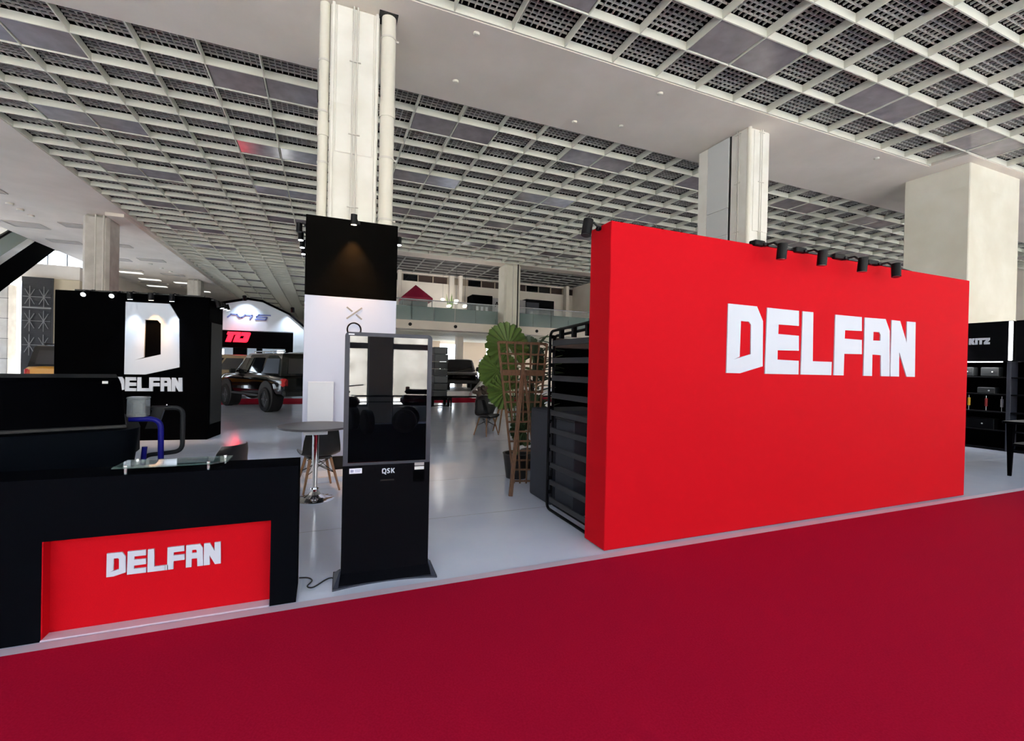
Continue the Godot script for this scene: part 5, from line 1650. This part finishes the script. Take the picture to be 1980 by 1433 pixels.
func far_left():
	# black pickup in front of the lit stand
	var d := Vector2(-3.27 + 1.72, -19.3 + 16.62).normalized()
	var head := atan2(-d.y, d.x)
	var right := Vector3(-d.y, 0, d.x)   # z axis of the vehicle
	var fw := Vector3(d.x, 0, d.y)
	var rear := Vector3(-1.72, 0, -16.62)
	var centre := rear + fw * 1.55 + right * 0.9
	vehicle("pickup_truck", "shiny black pickup with canopy before the stand with the red sign", centre, head, M.car_black, "pickup")
	vehicle("yellow_pickup", "yellow car with black roof rack left of the black stand", Vector3(-8.15, 0.012, -22.6), PI / 2 - 0.08, M.car_yellow, "yellow")
	vehicle("tan_jeep", "tan off-road car inside the stand with the red sign", Vector3(-4.3, 0.0, -24.35), 2.95, M.car_tan, "jeep")
	# pale stand with the blue lettering and the black portal
	var t := thing("portal_stand", "pale blue stand with a black portal and a glowing red sign", "stand", Vector3(0, 0, -26.0))
	var k := 26.0 / 24.0
	var b := MB.new()
	var pl := []
	for q in [[-5.2, 3.02], [-5.2, 4.1], [-4.45, 4.17], [-3.31, 4.46], [-2.72, 4.4], [-1.59, 3.87], [-0.9, 3.27], [0.6, 1.9], [0.6, 0.0], [-1.42, 0.0], [-1.42, 3.06]]: pl.append(Vector2(q[0] * k, 1.6 + (q[1] - 1.6) * k if q[1] > 0.0 else 0.0))
	b.prism(pl, 0.2, Transform3D(Basis.IDENTITY, Vector3(0, 0, -0.2)))
	part("pale_wall", b, M.booth_pale, t)
	b = MB.new()
	for i in range(1, 7): b.ribbon([pl[i], pl[i + 1]], 0.09, 0.5, Transform3D(Basis.IDENTITY, Vector3(0, 0.03, -0.3)))
	part("edge_trim", b, M.black_paint, t)
	b = MB.new(); b.cspan(-5.6, -1.42 * k, 2.3, 3.14, -0.4, 0.02, 0.01); part("portal_header", b, M.black_paint, t)
	b = MB.new(); b.cspan(-1.9, -1.42 * k, 0.0, 2.3, -0.4, 0.02, 0.01); part("portal_post", b, M.black_paint, t)
	b = MB.new(); b.cspan(-5.6, -5.1, 0.0, 2.3, -0.4, 0.02, 0.01); part("portal_post", b, M.black_paint, t)
	b = MB.new()
	b.prism([Vector2(-0.8, 1.3), Vector2(-0.6, 1.8), Vector2(-0.45, 1.65), Vector2(-0.2, 2.05), Vector2(0.1, 1.6), Vector2(0.3, 1.3)], 0.01)
	part("mountain_print", b, M.mountain_blue, t)
	# red glowing sign: slanted T and 8
	var sl := 0.32
	var sx := Transform3D(Basis(Vector3(1, 0, 0), Vector3(sl, 1, 0), Vector3(0, 0, 1)), Vector3(-4.58, 2.57, 0.03))
	b = MB.new(); b.prism([Vector2(0.0, 0.36), Vector2(0.0, 0.5), Vector2(0.56, 0.5), Vector2(0.56, 0.36), Vector2(0.3, 0.36), Vector2(0.3, 0.0), Vector2(0.06, 0.0), Vector2(0.06, 0.36)], 0.06, sx)
	part("sign_letter", b, M.sign_red, t)
	b = MB.new(); b.prism([Vector2(0.38, 0.0), Vector2(0.38, 0.34), Vector2(0.58, 0.36), Vector2(0.6, 0.5), Vector2(0.95, 0.5), Vector2(1.0, 0.45), Vector2(1.0, 0.05), Vector2(0.95, 0.0)], 0.06, sx, [Vector2(0.6, 0.18), Vector2(0.6, 0.32), Vector2(0.76, 0.32), Vector2(0.76, 0.18)])
	part("sign_letter", b, M.sign_red, t)
	var ar := OmniLight3D.new()
	ar.light_color = Color(1, 0.05, 0.15); ar.light_energy = 0.6; ar.light_size = 0.2; ar.omni_range = 60.0; ar.shadow_enabled = true
	t.add_child(ar); ar.position = Vector3(-3.95, 2.85, 0.3)
	# blue strokes of the lettering
	var lx := Transform3D(Basis.IDENTITY, Vector3(0, 0, 0.0))
	b = MB.new(); b.ribbon([Vector2(-4.45, 3.78), Vector2(-4.3, 3.93), Vector2(-4.05, 3.93), Vector2(-3.95, 3.8), Vector2(-3.85, 3.8), Vector2(-3.7, 3.93), Vector2(-3.4, 3.93), Vector2(-3.5, 3.75)], 0.06, 0.05, lx); part("letter", b, M.sign_blue, t)
	b = MB.new(); b.ribbon([Vector2(-2.6, 3.97), Vector2(-3.1, 3.97), Vector2(-3.2, 3.86), Vector2(-2.75, 3.86), Vector2(-2.8, 3.74), Vector2(-3.25, 3.74)], 0.06, 0.05, lx); part("letter", b, M.sign_blue, t)
	# lamps over the pale wall
	for q in [[-3.65, 4.68, "white floodlight over the middle of the pale blue stand"], [-1.55, 4.25, "white floodlight on the sloping edge of the pale blue stand"]]:
		spot_lamp(q[2], "floodlights of the pale stand", Vector3(q[0], q[1], -25.35), Vector3(q[0], q[1] + 0.02, -25.97), Vector3(0, -0.8, -0.5), "cool", 3.0, 0.09, 0.22, 52.0)
	# bright interior: white back wall, counter items and a light box
	b = MB.new(); b.cspan(-6.5, 0.8, 0.0, 3.4, -3.2, -3.0, 0.01); part("back_wall", b, M.booth_pale, t)
	for q in [[-4.35, -3.75], [-3.3, -3.05]]:
		b = MB.new(); b.cspan(q[0], q[1], 0.0, 2.4, -1.2, -0.9, 0.02); part("dark_display", b, M.black_paint, t)
	for q in [[-5.25, -4.75], [-2.35, -2.0]]:
		b = MB.new(); b.cspan(q[0], q[1], 1.55, 2.25, -1.0, -0.95, 0.01); part("light_box", b, M.led_white, t)
		var al := OmniLight3D.new()
		al.light_energy = 2.0; al.light_size = 0.3; al.omni_range = 60.0; al.shadow_enabled = true
		t.add_child(al); al.position = Vector3((q[0] + q[1]) / 2, 1.9, -0.8)

func far_middle():
	# crates, platform, cars and rails under the upper floor
	var names := ["lowest", "second lowest", "third from the bottom", "middle", "third from the top", "second from the top", "topmost"]
	for i in 7:
		var c := thing("storage_crate", names[i] + " ribbed dark crate of the stack right of the kiosk", "crate", Vector3(4.3, 0.345 + i * 0.29, -18.3), 0.05 * (i % 3 - 1), "stacked crates under the upper floor")
		var b := MB.new(); b.cspan(-0.28, 0.28, 0.0, 0.28, -0.28, 0.28, 0.02); part("body", b, M.crate_grey if i in [2, 5, 6] else M.crate_dark, c)
		b = MB.new(); b.cspan(-0.3, 0.3, 0.245, 0.275, -0.3, 0.3, 0.008); part("lid", b, M.crate_grey, c)
	var p := thing("pallet", "black pallet carrying the stack of crates", "pallet", Vector3(4.3, 0, -18.3))
	var b := MB.new()
	b.cspan(-0.4, 0.4, 0.25, 0.345, -0.4, 0.4, 0.01); part("deck", b, M.rack_black, p)
	for q in [[-0.32, -0.32], [0.32, -0.32], [-0.32, 0.32], [0.32, 0.32]]:
		b = MB.new(); b.cspan(q[0] - 0.05, q[0] + 0.05, 0.0, 0.25, q[1] - 0.05, q[1] + 0.05, 0.005); part("block", b, M.rack_black, p)
	var s := thing("platform", "white car platform beyond the cross aisle", "platform", Vector3(9.0, 0, -26.0))
	b = MB.new(); b.cspan(-4.5, -0.2, 0.0, 0.34, -1.43, 3.2, 0.01); part("deck", b, M.furniture_white, s)
	b = MB.new(); b.cspan(-0.2, 1.1, 0.0, 0.34, -2.5, 1.55, 0.01); part("deck", b, M.furniture_white, s)
	b = MB.new(); b.cspan(1.1, 10.0, 0.0, 0.34, -1.43, 3.2, 0.01); part("deck", b, M.furniture_white, s)
	vehicle("black_suv", "black SUV with lit headlights under the upper floor", Vector3(7.0, 0.34, -24.95), -1.79, M.car_black, "suv").scale = Vector3.ONE * 0.93
	vehicle("blue_car", "blue car between the black SUV and the palm leaves", Vector3(9.75, 0.34, -26.9), -1.83, M.car_blue, "car")
	var r := thing("low_barrier", "low black barrier rail along the cross aisle", "barrier", Vector3(5.8, 0, -17.8))
	b = MB.new(); b.cspan(-1.9, 4.0, 0.36, 0.42, -0.03, 0.03, 0.008); part("top_rail", b, M.rack_black, r)
	b = MB.new(); b.cspan(-1.9, -1.2, 0.02, 0.06, -0.03, 0.03, 0.008); part("bottom_rail", b, M.rack_black, r)
	for x in [-1.9, -1.25, -1.12, 1.4, 4.0]:
		b = MB.new(); b.cspan(x - 0.03, x + 0.03, 0.0, 0.4, -0.03, 0.03, 0.006); part("post", b, M.rack_black, r)
	# rockery in a black tub
	var tub := thing("rock_tub", "black round tub heaped with brown stones left of the trellis", "planter", Vector3(5.15, 0, -14.9))
	b = MB.new(); b.lathe([Vector2(0.0, 0.0), Vector2(0.26, 0.0), Vector2(0.36, 0.25), Vector2(0.34, 0.6), Vector2(0.3, 0.62), Vector2(0.0, 0.6)], Transform3D.IDENTITY, 20); part("tub", b, M.pot_black, tub)
	for i in 26:
		b = MB.new()
		var a := rng.randf() * TAU
		var q := rng.randf()
		b.ball(Vector3(cos(a) * 0.55 * q, 0.66 + 0.28 * (1.0 - q) * rng.randf() + 0.04, sin(a) * 0.4 * q), Vector3(rng.randf_range(0.07, 0.12), rng.randf_range(0.06, 0.1), rng.randf_range(0.07, 0.12)), 7, 4)
		part("stone", b, M.rock_brown if i % 3 else M.brown_dark, tub)
	var v := thing("sail_banner", "slanted black feather banner behind the SUV", "banner", Vector3(8.45, 0.34, -23.5))
	b = MB.new(); b.prism([Vector2(-0.35, 1.3), Vector2(-0.1, 1.3), Vector2(0.32, 2.6), Vector2(0.05, 2.55)], 0.03); part("cloth", b, M.black_cloth, v)
	b = MB.new(); b.cyl(Vector3(-0.2, 0, 0), Vector3(-0.1, 1.4, 0), 0.02, 0.02, 8); part("pole", b, M.rail_dark, v)
	v = thing("ramp", "white tilted ramp board before the blue car", "ramp", Vector3(7.3, 0.012, -22.15))
	b = MB.new(); b.hexa([Vector3(-0.4, 0.2, 0.0), Vector3(0.3, 0.2, 0.0), Vector3(0.3, 0.2, -0.5), Vector3(-0.4, 0.2, -0.5), Vector3(0.42, 1.15, 0.0), Vector3(0.62, 0.9, 0.0), Vector3(0.62, 0.9, -0.5), Vector3(0.42, 1.15, -0.5)]); part("board", b, M.furniture_white, v)
	b = MB.new(); b.cspan(-0.4, 0.6, 0.0, 0.2, -0.5, 0.0, 0.01); part("foot", b, M.furniture_white, v)

# ------------------------------------------------------------------ stand at the right edge
func right_stand():
	var t := thing("shelf_stand", "black shelf stand with white lettering and light bars at the right edge", "stand", Vector3(13.8, 0, -5.1))
	var b := MB.new()
	b.cspan(0.0, 0.3, 1.97, 2.86, -1.8, 0.02, 0.008); part("header_panel", b, M.black_satin, t)
	b = MB.new(); b.cspan(0.02, 0.3, 1.97, 2.86, 0.06, 1.7, 0.008); part("header_panel", b, M.black_satin, t)
	b = MB.new(); b.cspan(-0.02, 0.03, 1.99, 2.85, -0.04, 0.02, 0.008); part("light_bar", b, M.led_white, t)
	b = MB.new(); b.cspan(-0.02, 0.0, 1.95, 1.975, -1.8, -0.12, 0.004); part("light_bar", b, M.led_white, t)
	for q in [[Vector3(-0.06, 2.42, -0.01), Vector2(0.06, 0.84)], [Vector3(-0.04, 1.93, -0.95), Vector2(1.6, 0.03)]]:
		var al := AreaLight3D.new()
		t.add_child(al)
		al.position = q[0]
		al.area_size = q[1]
		al.basis = Basis.looking_at(Vector3(-1, 0, 0)) if q[1].y > 0.1 else Basis.looking_at(Vector3(-0.1, -1, 0), Vector3.LEFT)
		al.light_energy = 1.0
		al.shadow_enabled = true
	var kx := Transform3D(Basis(Vector3(0, 0, 0.5), Vector3.UP * 0.85, Vector3(-1, 0, 0)), Vector3(-0.002, 2.36, -0.61))
	for pl in [[Vector2(-0.17, 0), Vector2(-0.17, 0.17), Vector2(-0.1, 0.17), Vector2(-0.1, 0.11), Vector2(-0.05, 0.17), Vector2(0.03, 0.17), Vector2(-0.03, 0.09), Vector2(0.03, 0), Vector2(-0.05, 0), Vector2(-0.1, 0.06), Vector2(-0.1, 0)],
			[Vector2(0.045, 0), Vector2(0.045, 0.17), Vector2(0.115, 0.17), Vector2(0.115, 0)],
			[Vector2(0.13, 0.17), Vector2(0.33, 0.17), Vector2(0.33, 0.115), Vector2(0.265, 0.115), Vector2(0.265, 0), Vector2(0.195, 0), Vector2(0.195, 0.115), Vector2(0.13, 0.115)],
			[Vector2(0.345, 0.17), Vector2(0.53, 0.17), Vector2(0.53, 0.115), Vector2(0.45, 0.055), Vector2(0.53, 0.055), Vector2(0.53, 0), Vector2(0.345, 0), Vector2(0.345, 0.055), Vector2(0.425, 0.115), Vector2(0.345, 0.115)]]:
		b = MB.new(); b.prism(pl, 0.03, kx); part("letter", b, M.board_white, t)
	spot_lamp("small spotlight on the header of the stand at the right edge", "", Vector3(13.62, 2.8, -6.1), Vector3(13.78, 2.86, -6.1), Vector3(0.16, -1, 0), "cool", 2.0, 0.04, 0.12, 35.0)
	b = MB.new(); b.span(0.28, 0.32, 0.0, 1.97, -1.8, 1.7); part("back_panel", b, M.black_paint, t)
	for z in [-1.8, -0.02, 1.66]:
		b = MB.new(); b.cspan(-0.01, 0.3, 0.0, 1.97, z - 0.035, z + 0.035, 0.006); part("upright", b, M.kiosk_frame, t)
	for y in [0.02, 0.42, 0.83, 1.22, 1.6]:
		b = MB.new(); b.cspan(0.0, 0.29, y, y + 0.03, -1.77, 1.66, 0.004); part("shelf", b, M.black_satin, t)
	# goods
	b = MB.new()
	var g := [[-0.95, 1.25, 0.22, 0.16, "crate_dark", "dark box on the second shelf of the stand at the right edge"], [-0.35, 1.64, 0.3, 0.2, "crate_dark", "dark carton on the top shelf of the right stand nearest to the light bar"], [-0.78, 1.64, 0.3, 0.2, "crate_dark", "dark carton on the top shelf of the right stand nearest to the red wall"], [-0.4, 1.25, 0.3, 0.14, "crate_dark", "flat dark box right beside the other on the second shelf"], [-0.5, 0.45, 0.5, 0.24, "rack_black", "black case on the lower shelf of the right stand"]]
	for q in g:
		var o := thing("boxed_part", q[5], "box", Vector3(13.92, q[1], -5.1 + q[0]))
		b = MB.new(); b.cspan(-0.1, 0.12, 0.0, q[3], -q[2] / 2, q[2] / 2, 0.012); part("carton", b, M[q[4]], o)
		b = MB.new(); b.cyl(Vector3(-0.101, q[3] * 0.5, 0.05), Vector3(-0.108, q[3] * 0.5, 0.05), 0.015, 0.015, 10); part("button", b, M.panel_grey, o)
	for q in [[-0.72, "yellow_part", "yellow shock absorber hanging in the stand at the right edge"], [-0.42, "red_part", "dark red coil shock absorber next to the yellow one"], [-0.16, "logo_grey", "grey shock absorber nearest to the upright of the right stand"]]:
		var o := thing("shock_absorber", q[2], "shock absorber", Vector3(13.9, 0.86, -5.1 + q[0]))
		b = MB.new(); b.cyl(Vector3(0, 0.1, 0), Vector3(0, 0.28, 0), 0.024, 0.024, 12); part("cylinder", b, M[q[1]], o)
		b = MB.new(); b.cyl(Vector3(0, 0.0, 0), Vector3(0, 0.34, 0), 0.009, 0.009, 8); part("rod", b, M.steel, o)
	# table in front, mostly outside the picture
	var w := thing("display_table", "black table with a tapered leg at the right edge", "table", Vector3(11.05, 0, -3.75))
	for q in [[-0.6, -0.09], [-0.6, 0.36], [0.9, -0.09], [0.9, 0.36]]:
		b = MB.new(); b.hexa([Vector3(q[0] - 0.02, 0, q[1] - 0.02), Vector3(q[0] + 0.02, 0, q[1] - 0.02), Vector3(q[0] + 0.02, 0, q[1] + 0.02), Vector3(q[0] - 0.02, 0, q[1] + 0.02), Vector3(q[0] - 0.04, 0.86, q[1] - 0.04), Vector3(q[0] + 0.05, 0.86, q[1] - 0.04), Vector3(q[0] + 0.05, 0.86, q[1] + 0.04), Vector3(q[0] - 0.04, 0.86, q[1] + 0.04)]); part("leg", b, M.black_paint, w)
	b = MB.new(); b.cspan(-0.68, 0.98, 0.86, 0.9, -0.17, 0.42, 0.006); part("table_top", b, M.black_satin, w)
	b = MB.new(); b.cspan(-0.62, 0.92, 0.5, 0.54, -0.1, 0.36, 0.006); part("lower_shelf", b, M.black_satin, w)
	w = thing("engine_part", "dark metal winch on the table at the right edge", "winch", Vector3(10.9, 0.9, -3.6))
	b = MB.new(); b.cyl(Vector3(-0.2, 0.14, 0), Vector3(0.4, 0.14, 0), 0.12, 0.12, 20); part("drum", b, M.rack_black, w)
	b = MB.new(); b.cspan(-0.26, -0.2, 0.0, 0.3, -0.13, 0.13, 0.02); part("flange", b, M.rack_slat, w)
	b = MB.new(); b.cyl(Vector3(-0.1, 0.26, 0.05), Vector3(0.1, 0.26, 0.05), 0.02, 0.02, 10); part("tie_rod", b, M.steel, w)
